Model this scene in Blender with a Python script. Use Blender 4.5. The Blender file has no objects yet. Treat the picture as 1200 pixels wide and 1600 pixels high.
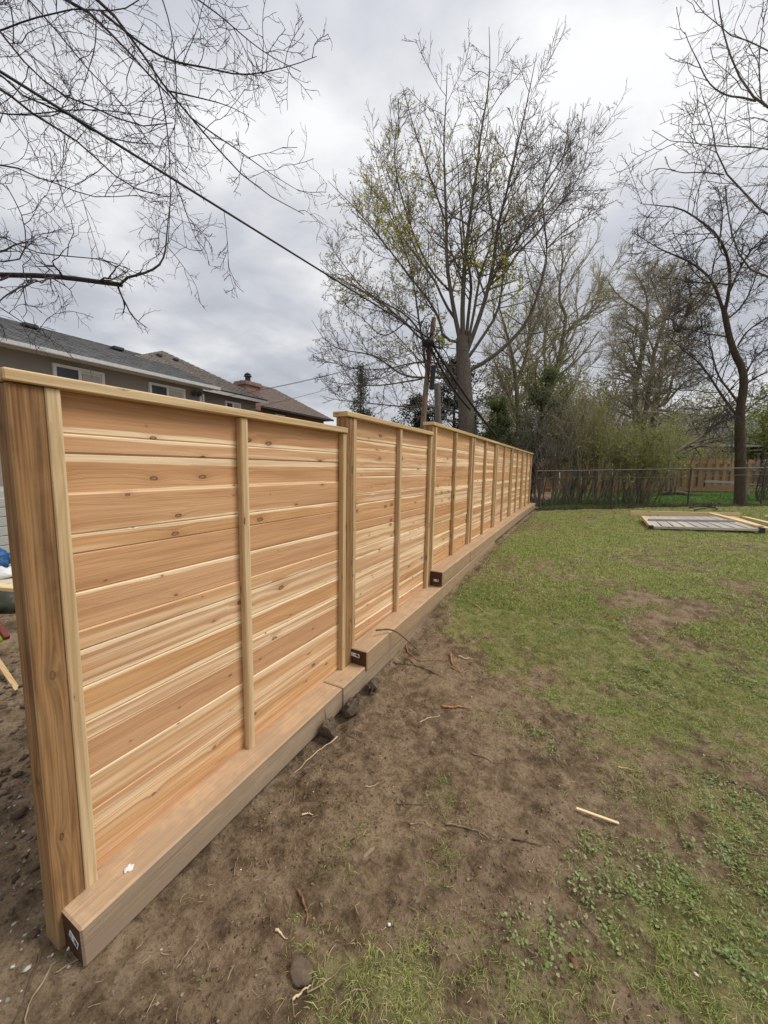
import bpy, bmesh, math
import numpy as np
from mathutils import Vector, Matrix

S = bpy.context.scene
COL = S.collection
rad = math.radians

# ---------------------------------------------------------------- camera
H = 1.69
Mr = np.array([[0.8833, -0.0691, 0.4637], [0.4685, 0.0937, -0.8785], [0.0173, 0.9932, 0.1152]])
cam = bpy.data.cameras.new('camera')
cam.sensor_fit = 'VERTICAL'; cam.sensor_height = 36; cam.lens = 600 / 1600 * 36
cam.clip_end = 600; cam.clip_start = .03
co = bpy.data.objects.new('camera', cam); COL.objects.link(co)
mw = Matrix([list(Mr[i]) + [0] for i in range(3)] + [[0, 0, 0, 1]])
q = mw.to_quaternion().normalized()
co.rotation_mode = 'QUATERNION'; co.rotation_quaternion = q; co.location = (0, 0, H)
S.camera = co

# ---------------------------------------------------------------- light
SUN_EL, SUN_AZ = 52, 62           # azimuth measured clockwise from +Y
world = bpy.data.worlds.new('World'); S.world = world; world.use_nodes = True
nt = world.node_tree; nt.nodes.clear()
def WN(t, **k):
    n = nt.nodes.new(t)
    for a, b in k.items(): setattr(n, a, b)
    return n
L = nt.links.new
out = WN('ShaderNodeOutputWorld'); bg = WN('ShaderNodeBackground'); bg.inputs['Strength'].default_value = .1
L(bg.outputs[0], out.inputs[0])
sky = WN('ShaderNodeTexSky', sky_type='NISHITA', sun_disc=False)
sky.sun_elevation = rad(SUN_EL); sky.sun_rotation = rad(SUN_AZ); sky.dust_density = 3
tc = WN('ShaderNodeTexCoord'); sp = WN('ShaderNodeSeparateXYZ'); L(tc.outputs['Generated'], sp.inputs[0])
def wm(op, a, b=None, c=None, clamp=False):
    n = WN('ShaderNodeMath', operation=op); n.use_clamp = clamp
    for i, v in enumerate((a, b, c)):
        if v is None: continue
        if isinstance(v, (int, float)): n.inputs[i].default_value = v
        else: L(v, n.inputs[i])
    return n.outputs[0]
zz = wm('ADD', wm('MAXIMUM', sp.outputs[2], 0.0), .16)
cx = wm('DIVIDE', sp.outputs[0], zz); cy = wm('DIVIDE', sp.outputs[1], zz)
cb = WN('ShaderNodeCombineXYZ'); L(cx, cb.inputs[0]); L(cy, cb.inputs[1]); cb.inputs[2].default_value = 3.7
def wnoise(scale, detail, rough, dist=0, off=0):
    n = WN('ShaderNodeTexNoise'); n.inputs['Scale'].default_value = scale; n.inputs['Detail'].default_value = detail
    n.inputs['Roughness'].default_value = rough; n.inputs['Distortion'].default_value = dist
    m = WN('ShaderNodeMapping'); m.inputs['Location'].default_value = (off, off * .7, off * .3); L(cb.outputs[0], m.inputs[0])
    L(m.outputs[0], n.inputs[0]); return n.outputs[0]
n1 = wnoise(.95, 7, .52, .35, 5.3); n2 = wnoise(2.6, 6, .55, .2, 1.9)
cl = wm('ADD', wm('MULTIPLY', n1, .66), wm('MULTIPLY', n2, .34))
rp = WN('ShaderNodeValToRGB'); L(cl, rp.inputs[0])
e = rp.color_ramp.elements
e[0].position = .39; e[0].color = (.48, .495, .54, 1)
e[1].position = .615; e[1].color = (.88, .88, .885, 1)
x = rp.color_ramp.elements.new(.465); x.color = (.555, .572, .622, 1)
x = rp.color_ramp.elements.new(.53); x.color = (.68, .687, .715, 1)
# overcast luminance grows towards the zenith
gr = wm('ADD', .86, wm('MULTIPLY', wm('MAXIMUM', sp.outputs[2], 0.0), .34))
mul = WN('ShaderNodeVectorMath', operation='SCALE'); L(rp.outputs[0], mul.inputs[0]); L(wm('MULTIPLY', gr, 8.2), mul.inputs['Scale'])
mixs = WN('ShaderNodeMix', data_type='RGBA'); mixs.inputs[0].default_value = .93
L(sky.outputs[0], mixs.inputs[6]); L(mul.outputs[0], mixs.inputs[7]); L(mixs.outputs[2], bg.inputs[0])

sl = bpy.data.lights.new('sun', 'SUN'); sl.energy = 1.9; sl.angle = rad(24); sl.color = (1, .955, .88)
so = bpy.data.objects.new('sun', sl); COL.objects.link(so)
d = Vector((math.sin(rad(SUN_AZ)) * math.cos(rad(SUN_EL)), math.cos(rad(SUN_AZ)) * math.cos(rad(SUN_EL)), math.sin(rad(SUN_EL))))
so.rotation_euler = d.to_track_quat('Z', 'Y').to_euler(); so.location = (0, 0, 30)
S.view_settings.view_transform = 'Standard'; S.view_settings.look = 'None'
S.view_settings.gamma = 1; S.view_settings.use_curve_mapping = False
S.view_settings.exposure = 0.42

# ---------------------------------------------------------------- helpers
def at(u, v, D):
    """survey ray: photo reading (u, v) and measured distance -> place in the yard"""
    r = Mr @ np.array([(u - 600) / 600., -(v - 800) / 600., -1.])
    return np.array([0, 0, H]) + r * D
def onz(u, v, z):
    r = Mr @ np.array([(u - 600) / 600., -(v - 800) / 600., -1.])
    return np.array([0, 0, H]) + r * ((z - H) / r[2])
def tag(o, label=None, cat=None, group=None, kind=None):
    if label: o['label'] = label
    if cat: o['category'] = cat
    if group: o['group'] = group
    if kind: o['kind'] = kind
    return o
def empty(name, loc, label, cat, group=None):
    o = bpy.data.objects.new(name, None); COL.objects.link(o); o.location = tuple(float(a) for a in loc); o.empty_display_size = .1
    tag(o, label, cat, group); WORLD[o.name] = Vector(o.location); return o
WORLD = {}
def link(name, me, mat=None, parent=None, loc=(0, 0, 0)):
    """loc is given in world space; parents are never rotated"""
    o = bpy.data.objects.new(name, me); COL.objects.link(o)
    if mat is not None:
        for m in (mat if isinstance(mat, (list, tuple)) else [mat]): me.materials.append(m)
    w = Vector([float(a) for a in loc]); WORLD[o.name] = w
    if parent is not None:
        o.parent = parent; o.location = w - WORLD[parent.name]
    else: o.location = w
    return o
def quads_mesh(name, V, F, smooth=False, attr=None, nper=4):
    V = np.asarray(V, np.float32); F = np.asarray(F, np.int32)
    me = bpy.data.meshes.new(name)
    me.vertices.add(len(V)); me.vertices.foreach_set('co', V.ravel())
    me.loops.add(F.size); me.loops.foreach_set('vertex_index', F.ravel())
    me.polygons.add(len(F)); me.polygons.foreach_set('loop_start', np.arange(0, F.size, F.shape[1], dtype=np.int32))
    if smooth: me.polygons.foreach_set('use_smooth', np.ones(len(F), bool))
    me.update(calc_edges=True)
    if attr:
        for k, val in attr.items():
            val = np.asarray(val, np.float32)
            if val.ndim == 1:
                a = me.attributes.new(k, 'FLOAT', 'POINT'); a.data.foreach_set('value', val)
            else:
                a = me.attributes.new(k, 'FLOAT_COLOR', 'POINT')
                c = np.ones((len(val), 4), np.float32); c[:, :3] = val; a.data.foreach_set('color', c.ravel())
    return me
def bmobj(name, bm, mat, parent=None, loc=(0, 0, 0), smooth=False):
    me = bpy.data.meshes.new(name)
    bmesh.ops.recalc_face_normals(bm, faces=bm.faces)
    if smooth:
        for f in bm.faces: f.smooth = True
    bm.to_mesh(me); bm.free()
    return link(name, me, mat, parent, loc)

# ---- value noise on a lattice
_rs = np.random.RandomState(7); _lat = _rs.rand(256, 256)
def vn(x, y):
    xi = np.floor(x).astype(int); yi = np.floor(y).astype(int); fx = x - xi; fy = y - yi
    fx = fx * fx * (3 - 2 * fx); fy = fy * fy * (3 - 2 * fy)
    g = lambda a, b: _lat[a & 255, b & 255]
    return (g(xi, yi) * (1 - fx) + g(xi + 1, yi) * fx) * (1 - fy) + (g(xi, yi + 1) * (1 - fx) + g(xi + 1, yi + 1) * fx) * fy
def fbm(x, y, s, o=4, g=.5):
    r = 0; a = 1; t = 0
    for i in range(o):
        r = r + a * vn(x * s + 17.3 * i, y * s + 5.1 * i); t += a; a *= g; s *= 2.03
    return r / t
def sst(a, b, x):
    t = np.clip((x - a) / (b - a), 0, 1); return t * t * (3 - 2 * t)

# ---- terrain
GY = [-40, .3, .6, 1.0, 1.9, 2.4, 3.1, 3.75, 4.6, 6, 8.6, 13, 22, 40]
GZ = [-.02, -.02, -.05, -.06, -.06, -.01, .03, .12, .21, .32, .40, .44, .52, .6]
def grass_density(x, y):
    x = np.asarray(x, float); y = np.asarray(y, float)
    n = fbm(x, y, 1.15, 5, .6); n2 = fbm(x + 9, y - 3, 4.2, 4, .6)
    far = sst(1.5, 4.2, y + (x + .3) * .85)        # lawn closes towards the far right
    near = sst(-.5, .5, x + .25 - (y - 1.2) * .3) * .42
    lat = sst(-.3, 1.3, x) * .3
    base = .11 + (.56 + .17 * sst(4, 7, y)) * far + near * (1 - far) + lat * (1 - far)
    edge = sst(.02, .35, x + 1.43)
    g = base + (n - .5) * 1.9 + (n2 - .5) * 1.3
    g = np.clip(g * 1.25 - .15, 0, 1) * (.25 + .75 * edge)
    root = np.exp(-(((x + 1.0) / .42) ** 2 + ((y - 2.75) / .5) ** 2))
    g = g * (1 - .85 * (1 - sst(-1.1, -.45, x)) * (1 - sst(2.6, 3.6, y)))
    return np.clip(g - root * .9, 0, 1) * (x > -1.5)
def gbase(x, y):
    z = np.interp(y, GY, GZ)
    z = z + sst(8, 14, y) * .03 * np.clip(x + 1.5, 0, 12)
    return z
def gh(x, y):
    x = np.asarray(x, float); y = np.asarray(y, float)
    z = gbase(x, y)
    g = grass_density(x, y)
    z = z + (fbm(x, y, .8, 3) - .5) * .07 * sst(.0, .6, np.abs(x + 1.43) + .1)
    z = z + (fbm(x, y, 5.5, 4, .6) - .5) * .06
    near = np.exp(-((x) ** 2 + (y - 1) ** 2) / 30)
    z = z + (fbm(x, y, 26, 3, .7) - .5) * .026 * near
    z = z - .02 * np.exp(-((x + 1.36) / .05) ** 2) * (y > .5) * (y < 12.6)
    z = z + .045 * (fbm(x, y, 9, 4, .6) - .35) * (x < -1.5) * (y < 3)
    return z
def gz1(x, y): return float(gh(np.array([x]), np.array([y]))[0])

# ---- shader helper
class NM:
    def __init__(s, name, rough=.8, spec=.3):
        m = bpy.data.materials.new(name); m.use_nodes = True; s.m = m; s.t = m.node_tree; s.t.nodes.clear()
        s.o = s.N('ShaderNodeOutputMaterial'); s.b = s.N('ShaderNodeBsdfPrincipled'); s.L(s.b.outputs[0], s.o.inputs[0])
        s.b.inputs['Roughness'].default_value = rough; s.b.inputs['Specular IOR Level'].default_value = spec
    def N(s, t, **k):
        n = s.t.nodes.new(t)
        for a, b in k.items(): setattr(n, a, b)
        return n
    def L(s, a, b): s.t.links.new(a, b)
    def put(s, v, i):
        if isinstance(v, (int, float)): i.default_value = v
        elif isinstance(v, tuple): i.default_value = v if len(v) == len(i.default_value) else v + (1,)
        else: s.L(v, i)
    def M(s, op, *a, clamp=False):
        n = s.N('ShaderNodeMath', operation=op); n.use_clamp = clamp
        for i, v in enumerate(a): s.put(v, n.inputs[i])
        return n.outputs[0]
    def ss(s, x, a, b):
        n = s.N('ShaderNodeMapRange', interpolation_type='SMOOTHSTEP')
        s.put(x, n.inputs[0]); s.put(a, n.inputs[1]); s.put(b, n.inputs[2]); return n.outputs[0]
    def mix(s, f, a, b, mode='MIX'):
        n = s.N('ShaderNodeMix', data_type='RGBA', blend_type=mode); s.put(f, n.inputs[0]); s.put(a, n.inputs[6]); s.put(b, n.inputs[7]); return n.outputs[2]
    def xyz(s, x, y, z=0.):
        n = s.N('ShaderNodeCombineXYZ'); s.put(x, n.inputs[0]); s.put(y, n.inputs[1]); s.put(z, n.inputs[2]); return n.outputs[0]
    def noise(s, vec, scale=1., detail=3., rough=.5, dist=0.):
        n = s.N('ShaderNodeTexNoise'); s.put(vec, n.inputs['Vector']); n.inputs['Scale'].default_value = scale
        n.inputs['Detail'].default_value = detail; n.inputs['Roughness'].default_value = rough; n.inputs['Distortion'].default_value = dist
        return n.outputs[0]
    def attr(s, name, typ='OBJECT'):
        n = s.N('ShaderNodeAttribute', attribute_type=typ, attribute_name=name); return n
    def bump(s, h, strength=.3, dist=.01):
        n = s.N('ShaderNodeBump'); n.inputs['Strength'].default_value = strength; n.inputs['Distance'].default_value = dist
        s.L(h, n.inputs['Height']); s.L(n.outputs[0], s.b.inputs['Normal'])
    def color(s, c): s.put(c, s.b.inputs['Base Color'])

def wood(name, h1, h2, dark, sap, knotc=(.13, .06, .03), kx=4.2, ky=8.5, kthr=.5, fine=.45, rings=.35, dirt=0., dirtc=(.2, .16, .12), wear=0., stain=0., pink=None):
    n = NM(name, .72, .25)
    uv = n.N('ShaderNodeUVMap'); sp = n.N('ShaderNodeSeparateXYZ'); n.L(uv.outputs[0], sp.inputs[0])
    seed = n.attr('seed').outputs['Fac']; w = n.attr('w').outputs['Fac']
    a = n.M('ADD', sp.outputs[0], n.M('MULTIPLY', seed, 13.7)); y = sp.outputs[1]
    c = n.M('ADD', y, n.M('MULTIPLY', seed, 5.3))
    # knots
    vo = n.N('ShaderNodeTexVoronoi', voronoi_dimensions='2D', feature='F1'); vo.inputs['Scale'].default_value = 1; vo.inputs['Randomness'].default_value = .9
    wob = n.noise(n.xyz(a, c, seed), 26, 4)
    n.L(n.xyz(n.M('MULTIPLY', n.M('ADD', a, n.M('MULTIPLY', wob, .02)), kx), n.M('MULTIPLY', n.M('ADD', c, n.M('MULTIPLY', wob, .008)), ky)), vo.inputs['Vector'])
    cr = n.N('ShaderNodeSeparateColor'); n.L(vo.outputs['Color'], cr.inputs[0])
    ex = n.M('GREATER_THAN', cr.outputs[0], kthr)
    size = n.M('ADD', .014, n.M('MULTIPLY', n.M('POWER', cr.outputs[1], 2.5), .085))
    dn = n.M('DIVIDE', vo.outputs['Distance'], size)
    kmask = n.M('MULTIPLY', ex, n.M('SUBTRACT', 1., n.ss(dn, .8, 1.15)))
    kring = n.M('MULTIPLY', ex, n.M('MULTIPLY', n.ss(dn, .5, .85), n.M('SUBTRACT', 1., n.ss(dn, .95, 1.35))))
    infl = n.M('MULTIPLY', ex, n.M('POWER', 2.718, n.M('MULTIPLY', dn, -.38)))
    cw = n.M('ADD', c, n.M('MULTIPLY', infl, .03))
    # grain
    fine1 = n.noise(n.xyz(n.M('MULTIPLY', a, 2.2), n.M('MULTIPLY', cw, 170), seed), 1, 4, .6)
    low = n.noise(n.xyz(n.M('MULTIPLY', a, .9), n.M('MULTIPLY', cw, 9), seed), 1, 3, .5, .6)
    ring = n.M('SINE', n.M('ADD', n.M('MULTIPLY', low, 42), n.M('MULTIPLY', cw, 90)))
    ring = n.M('POWER', n.M('ADD', n.M('MULTIPLY', ring, .5), .5), 2.)
    low2 = n.noise(n.xyz(n.M('MULTIPLY', a, .6), n.M('MULTIPLY', c, 16), n.M('ADD', seed, 3.)), 1, 3, .5)
    tone = n.attr('tone').outputs['Fac']
    base = n.mix(n.M('ADD', n.M('SUBTRACT', n.M('MULTIPLY', low2, 1.6), .8), tone, clamp=True), h1, h2)
    base = n.mix(n.M('MULTIPLY', n.ss(fine1, .42, .72), fine), base, dark)
    base = n.mix(n.M('MULTIPLY', ring, rings), base, dark)
    if pink: base = n.mix(n.M('MULTIPLY', n.M('FRACT', n.M('MULTIPLY', seed, 3.7)), .5), base, n.mix(n.ss(low2, .3, .7), pink, tuple(q * .82 for q in pink)))
    # sapwood at the edges and in streaks
    sn = n.noise(n.xyz(n.M('MULTIPLY', a, 1.4), seed, 0.), 1, 3, .55); sn = n.M('MULTIPLY', n.M('SUBTRACT', sn, .5), .05)
    s0 = n.attr('sap0').outputs['Fac']; s1 = n.attr('sap1').outputs['Fac']
    e0 = n.M('SUBTRACT', n.M('ADD', s0, n.M('MULTIPLY', sn, n.M('GREATER_THAN', s0, .001))), y)
    e1 = n.M('SUBTRACT', n.M('ADD', s1, n.M('MULTIPLY', sn, n.M('GREATER_THAN', s1, .001))), n.M('SUBTRACT', w, y))
    sm = n.M('MAXIMUM', n.ss(e0, -.0035, .0025), n.ss(e1, -.0035, .0025))
    stn = n.noise(n.xyz(n.M('MULTIPLY', a, .7), n.M('MULTIPLY', cw, 30), n.M('ADD', seed, 7.)), 1, 2, .5, .3)
    st = n.attr('streak').outputs['Fac']
    sm = n.M('MAXIMUM', sm, n.M('MULTIPLY', n.ss(n.M('ADD', stn, n.M('MULTIPLY', st, .16)), .54, .74), n.M('MINIMUM', n.M('MULTIPLY', st, 2.), .7)))
    sapc = n.mix(n.M('MULTIPLY', n.ss(fine1, .45, .75), .3), sap, h1)
    base = n.mix(n.M('MULTIPLY', sm, .76), base, sapc)
    base = n.mix(n.M('MULTIPLY', n.M('SUBTRACT', infl, .15, clamp=True), .55), base, n.mix(.5, dark, knotc))
    base = n.mix(n.M('MULTIPLY', kmask, .5), base, knotc)
    base = n.mix(n.M('MULTIPLY', kring, .8), base, tuple(q * .5 for q in knotc))
    if stain > 0:
        sn2 = n.noise(n.xyz(n.M('MULTIPLY', a, .9), n.M('MULTIPLY', cw, 26), n.M('ADD', seed, 11.)), 1, 4, .6, .4)
        base = n.mix(n.M('MULTIPLY', n.ss(sn2, .48, .68), stain), base, dark)
    if dirt > 0:
        tcn = n.N('ShaderNodeTexCoord'); dnz = n.noise(tcn.outputs['Object'], 7, 5, .65)
        g = n.N('ShaderNodeNewGeometry'); gp = n.N('ShaderNodeSeparateXYZ'); n.L(g.outputs['Position'], gp.inputs[0])
        df = n.M('MULTIPLY', n.ss(dnz, .38, .62), dirt)
        if wear > 0:      # mud splashed on the lowest part
            df = n.M('MAXIMUM', df, n.M('MULTIPLY', n.M('SUBTRACT', 1., n.ss(n.M('ADD', gp.outputs[2], n.M('MULTIPLY', n.M('SUBTRACT', dnz, .5), .25)), .0, wear)), .8))
        base = n.mix(df, base, dirtc)
    n.color(base)
    n.bump(n.M('ADD', n.M('ADD', fine1, n.M('MULTIPLY', ring, .25)), n.M('MULTIPLY', kring, .6)), .45, .0035)
    return n.m

def flat(name, c, rough=.8, nz=.12, scale=12, spec=.3, c2=None, metal=0, bumpy=0):
    n = NM(name, rough, spec); tcn = n.N('ShaderNodeTexCoord'); z = n.noise(tcn.outputs['Object'], scale, 5, .6)
    c2 = c2 or tuple(max(0, q * (1 - nz * 2.5)) for q in c)
    n.color(n.mix(n.ss(z, .3, .7), c, c2)); n.b.inputs['Metallic'].default_value = metal
    if bumpy: n.bump(z, bumpy, .01)
    return n.m

MAT = {}
MAT['cedar'] = wood('cedar_board', (.70, .415, .195), (.57, .29, .12), (.34, .16, .07), (.94, .77, .52), knotc=(.2, .1, .05), fine=.5, rings=.22, kthr=.36, stain=.45, pink=(.62, .375, .235))
MAT['trim'] = wood('cedar_trim', (.60, .42, .225), (.52, .345, .175), (.33, .2, .095), (.72, .57, .35), kx=3.2, ky=11, kthr=.5, fine=.55, rings=.3, stain=.35)
MAT['post'] = wood('treated_post', (.42, .235, .10), (.27, .135, .052), (.10, .045, .018), (.5, .32, .16), knotc=(.13, .065, .03), kx=4.5, ky=10, kthr=.2, fine=.7, rings=.4, dirt=.25, dirtc=(.33, .22, .11), wear=.2, stain=.75)
MAT['timber_top'] = wood('timber_sawn_face', (.60, .41, .25), (.50, .33, .195), (.32, .2, .11), (.66, .47, .29), kx=2.2, ky=5, kthr=.6, fine=.55, rings=.2, stain=.3, dirt=.55, dirtc=(.36, .26, .175))
MAT['timber_side'] = wood('timber_muddy_face', (.42, .31, .205), (.34, .245, .16), (.17, .115, .075), (.46, .34, .22), kx=2.2, ky=5, kthr=.6, fine=.5, rings=.15, stain=.55, dirt=.6, dirtc=(.29, .22, .155), wear=.03)
MAT['timber_side2'] = wood('timber_clean_face', (.44, .31, .18), (.36, .24, .13), (.2, .13, .07), (.52, .38, .23), kx=2.2, ky=5, kthr=.72, fine=.35, rings=.15, dirt=.5, dirtc=(.3, .225, .155))
MAT['endgrain'] = flat('stained_end_grain', (.085, .038, .018), .6, .15, 40)
MAT['newpine'] = wood('new_pine', (.80, .60, .34), (.72, .50, .25), (.55, .36, .17), (.85, .70, .45), kthr=.7, fine=.3, rings=.2)
MAT['oldboard'] = wood('weathered_board', (.48, .45, .41), (.40, .375, .35), (.24, .215, .2), (.74, .63, .45), kthr=.7, fine=.5, rings=.2)
MAT['picket'] = wood('brown_picket', (.46, .28, .16), (.36, .2, .11), (.22, .12, .07), (.5, .33, .19), kthr=.8, fine=.4, rings=.1)

# ---- wood pieces: chamfered box with metric UVs along the longest side
_pc = [0]
def uvbox(d, ch=.003):
    bm = bmesh.new(); bmesh.ops.create_cube(bm, size=1)
    for v in bm.verts: v.co = Vector((v.co[i] * d[i] for i in range(3)))
    if ch: bmesh.ops.bevel(bm, geom=list(bm.edges), offset=ch, segments=1, affect='EDGES')
    uvl = bm.loops.layers.uv.new('UVMap'); ax = int(np.argmax(d)); ot = [i for i in range(3) if i != ax]
    for f in bm.faces:
        nn = [abs(q) for q in f.normal]; dom = nn.index(max(nn))
        for lp in f.loops:
            c = lp.vert.co
            if dom == ax: lp[uvl].uv = (c[ot[0]] + 3, c[ot[1]] + d[ot[1]] / 2)
            else:
                t = ot[1] if dom == ot[0] else ot[0]
                lp[uvl].uv = (c[ax] + d[ax] / 2 + (0 if dom == ot[0] else .37), c[t] + d[t] / 2)
    return bm
def wprops(o, w, seed=None, sap0=0., sap1=0., streak=0., tone=.3):
    _pc[0] += 1
    o['seed'] = float(seed if seed is not None else (_pc[0] * .6180339) % 1 * 9); o['w'] = float(w)
    o['sap0'] = float(sap0); o['sap1'] = float(sap1); o['streak'] = float(streak); o['tone'] = float(tone)
def piece(name, lo, hi, mat, parent=None, ch=.003, end=None, top=None, rot=None, **kw):
    lo = np.array(lo, float); hi = np.array(hi, float); d = hi - lo; c = (lo + hi) / 2
    bm = uvbox(d, ch); ax = int(np.argmax(d)); mats = [mat]
    bm.normal_update()
    if end is not None:
        mats.append(end)
        for f in bm.faces:
            if abs(f.normal[ax]) > .8: f.material_index = len(mats) - 1
    if top is not None:
        mats.append(top)
        for f in bm.faces:
            if f.normal[2] > .5: f.material_index = len(mats) - 1
    o = bmobj(name, bm, mats, parent, c)
    if rot: o.rotation_euler = rot
    wprops(o, float(np.sort(d)[1]), **kw); return o

def smooth_poly(P, it=2):
    P = np.asarray(P, float)
    for _ in range(it):
        if len(P) < 3: break
        Q = np.empty((2 * len(P), P.shape[1])); Q[0::2] = P; Q[1::2] = P
        A = P[:-1] * .75 + P[1:] * .25; B = P[:-1] * .25 + P[1:] * .75
        P = np.vstack([P[:1], np.stack([A, B], 1).reshape(-1, P.shape[1]), P[-1:]])
    return P
def resample(P, K, it=2):
    P = smooth_poly(P, it); s = np.r_[0, np.cumsum(np.linalg.norm(np.diff(P, axis=0), axis=1))]
    t = np.linspace(0, s[-1], K); return np.stack([np.interp(t, s, P[:, i]) for i in range(3)], 1)
def tubes(P, R, sides=3, rough=0., rng=None):
    P = np.asarray(P, float); R = np.asarray(R, float); N, K, _ = P.shape
    T = np.gradient(P, axis=1); T /= np.linalg.norm(T, axis=2, keepdims=True) + 1e-9
    ref = np.where(np.abs(T[:, :1, 2:3]) > .9, np.array([1., 0, 0]), np.array([0, 0, 1.])); ref = np.broadcast_to(ref, T.shape)
    A = np.cross(T, ref); A /= np.linalg.norm(A, axis=2, keepdims=True) + 1e-9; B = np.cross(T, A)
    th = np.arange(sides) * 2 * math.pi / sides
    rr = R[:, :, None] * np.ones(sides)
    if rough and rng is not None: rr = rr * (1 + rough * rng.randn(N, K, sides))
    V = P[:, :, None, :] + rr[..., None] * (A[:, :, None, :] * np.cos(th)[:, None] + B[:, :, None, :] * np.sin(th)[:, None])
    base = (np.arange(N)[:, None, None] * K + np.arange(K - 1)[None, :, None]) * sides
    j = np.arange(sides)[None, None, :]; j2 = (j + 1) % sides
    F = np.stack([base + j, base + j2, base + sides + j2, base + sides + j], -1).reshape(-1, 4)
    return V.reshape(-1, 3), F
def tube_obj(name, P, R, mat, parent=None, sides=3, smooth=True, kind=None, loc=None, rough=0, rng=None):
    V, F = tubes(P, R, sides, rough, rng)
    loc = np.array(WORLD[parent.name]) if parent is not None else (np.array(loc) if loc is not None else V[0])
    me = quads_mesh(name, V - loc, F, smooth)
    o = link(name, me, mat, parent, loc)
    if kind: o['kind'] = kind
    return o
def grow(P, R, n, lenf, ang, up, K, rng, wig=.12, t0=.2, t1=1., rr=.6, upv=(0, 0, 1), rmin=.003, Lmax=99, tip=.4):
    N, Kp, _ = P.shape
    seg = np.linalg.norm(np.diff(P, axis=1), axis=2).sum(1)
    t = t0 + (t1 - t0) * ((np.arange(n)[None] + rng.rand(N, n)) / n); f = np.clip(t, 0, .999) * (Kp - 1); i = f.astype(int); fr = (f - i)[..., None]
    r_ = np.arange(N)[:, None]
    p0 = P[r_, i] * (1 - fr) + P[r_, i + 1] * fr; tan = P[r_, i + 1] - P[r_, i]; tan /= np.linalg.norm(tan, axis=2, keepdims=True) + 1e-9
    r0 = (R[r_, i] * (1 - fr[..., 0]) + R[r_, i + 1] * fr[..., 0]) * rr
    rd = rng.randn(N, n, 3); rd -= (rd * tan).sum(2, keepdims=True) * tan; rd /= np.linalg.norm(rd, axis=2, keepdims=True) + 1e-9
    a = (ang * (.6 + .8 * rng.rand(N, n)))[..., None]
    d = (np.cos(a) * tan + np.sin(a) * rd).reshape(-1, 3)
    Ln = np.minimum((seg[:, None] * lenf * (1.25 - .75 * t) * (.5 + .9 * rng.rand(N, n))), Lmax).reshape(-1)
    C = np.empty((N * n, K, 3)); C[:, 0] = p0.reshape(-1, 3); upv = np.array(upv, float)
    for k in range(1, K):
        d = d + rng.randn(N * n, 3) * wig + upv * up / (K - 1); d /= np.linalg.norm(d, axis=1, keepdims=True)
        C[:, k] = C[:, k - 1] + d * (Ln / (K - 1))[:, None]
    r0 = np.maximum(r0.reshape(-1), rmin); RR = np.maximum(r0[:, None] * np.linspace(1, tip, K)[None], rmin * .75)
    kp = rng.rand(N * n) < np.repeat(np.clip(seg / np.median(seg), .3, 1.), n)
    return C[kp], RR[kp]
def leaves(name, C, size, rng, mat, parent, colors, asp=.6, hang=0., kind='stuff', jit=.0):
    N = len(C); C = C + rng.randn(N, 3) * jit
    d = rng.randn(N, 3); d[:, 2] -= hang; d /= np.linalg.norm(d, axis=1, keepdims=True)
    s = rng.randn(N, 3); s -= (s * d).sum(1, keepdims=True) * d; s /= np.linalg.norm(s, axis=1, keepdims=True)
    sz = (size * (.5 + rng.rand(N)))[:, None]; nrm = np.cross(d, s)
    V = np.stack([C, C + d * sz * .5 + s * sz * asp * .5 + nrm * sz * .1, C + d * sz, C + d * sz * .5 - s * sz * asp * .5 + nrm * sz * .1], 1).reshape(-1, 3)
    F = np.arange(4 * N).reshape(-1, 4)
    cols = np.array(colors)[rng.randint(len(colors), size=N)] * (.75 + .5 * rng.rand(N, 1)); cols = np.repeat(cols, 4, 0)
    loc = np.array(WORLD[parent.name]) if parent is not None else C[0]
    me = quads_mesh(name, V - loc, F, False, {'Col': cols}); o = link(name, me, mat, parent, loc)
    if kind: o['kind'] = kind
    return o
def colmat(name, rough=.7, trans=.0, spec=.2):
    n = NM(name, rough, spec); c = n.attr('Col', 'GEOMETRY').outputs['Color']; n.color(c)
    if trans:
        tr = n.N('ShaderNodeBsdfTranslucent'); n.L(c, tr.inputs[0]); mx = n.N('ShaderNodeMixShader'); mx.inputs[0].default_value = trans
        n.L(n.b.outputs[0], mx.inputs[1]); n.L(tr.outputs[0], mx.inputs[2]); n.L(mx.outputs[0], n.o.inputs[0])
    return n.m
MAT['leaf'] = colmat('leaf', .6, .45); MAT['blade'] = colmat('grass_blade', .65, .25); MAT['crumb'] = colmat('soil_crumb', .95, 0, .1)
def bark(name, c1, c2, sc=6, moss=None):
    n = NM(name, .9, .15); tcn = n.N('ShaderNodeTexCoord'); mp = n.N('ShaderNodeMapping'); mp.inputs['Scale'].default_value = (4, 4, .7); n.L(tcn.outputs['Object'], mp.inputs[0])
    z = n.noise(mp.outputs[0], sc, 6, .65, .3); c = n.mix(n.ss(z, .3, .7), c1, c2)
    if moss: c = n.mix(n.M('MULTIPLY', n.ss(n.noise(tcn.outputs['Object'], 1.3, 4), .45, .62), .7), c, moss)
    n.color(c); n.bump(z, .8, .03); return n.m
MAT['bark_grey'] = bark('grey_bark', (.19, .165, .14), (.085, .07, .058))
MAT['bark_maple'] = bark('furrowed_maple_bark', (.19, .16, .13), (.085, .07, .056), 9)
MAT['bark_dark'] = bark('dark_bark', (.075, .06, .055), (.035, .028, .026))
MAT['bark_brown'] = bark('brown_bark', (.105, .075, .055), (.05, .036, .028), moss=(.085, .08, .04))
MAT['bark_olive'] = bark('olive_bark', (.30, .255, .185), (.15, .128, .095), moss=(.1, .1, .05))
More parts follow.
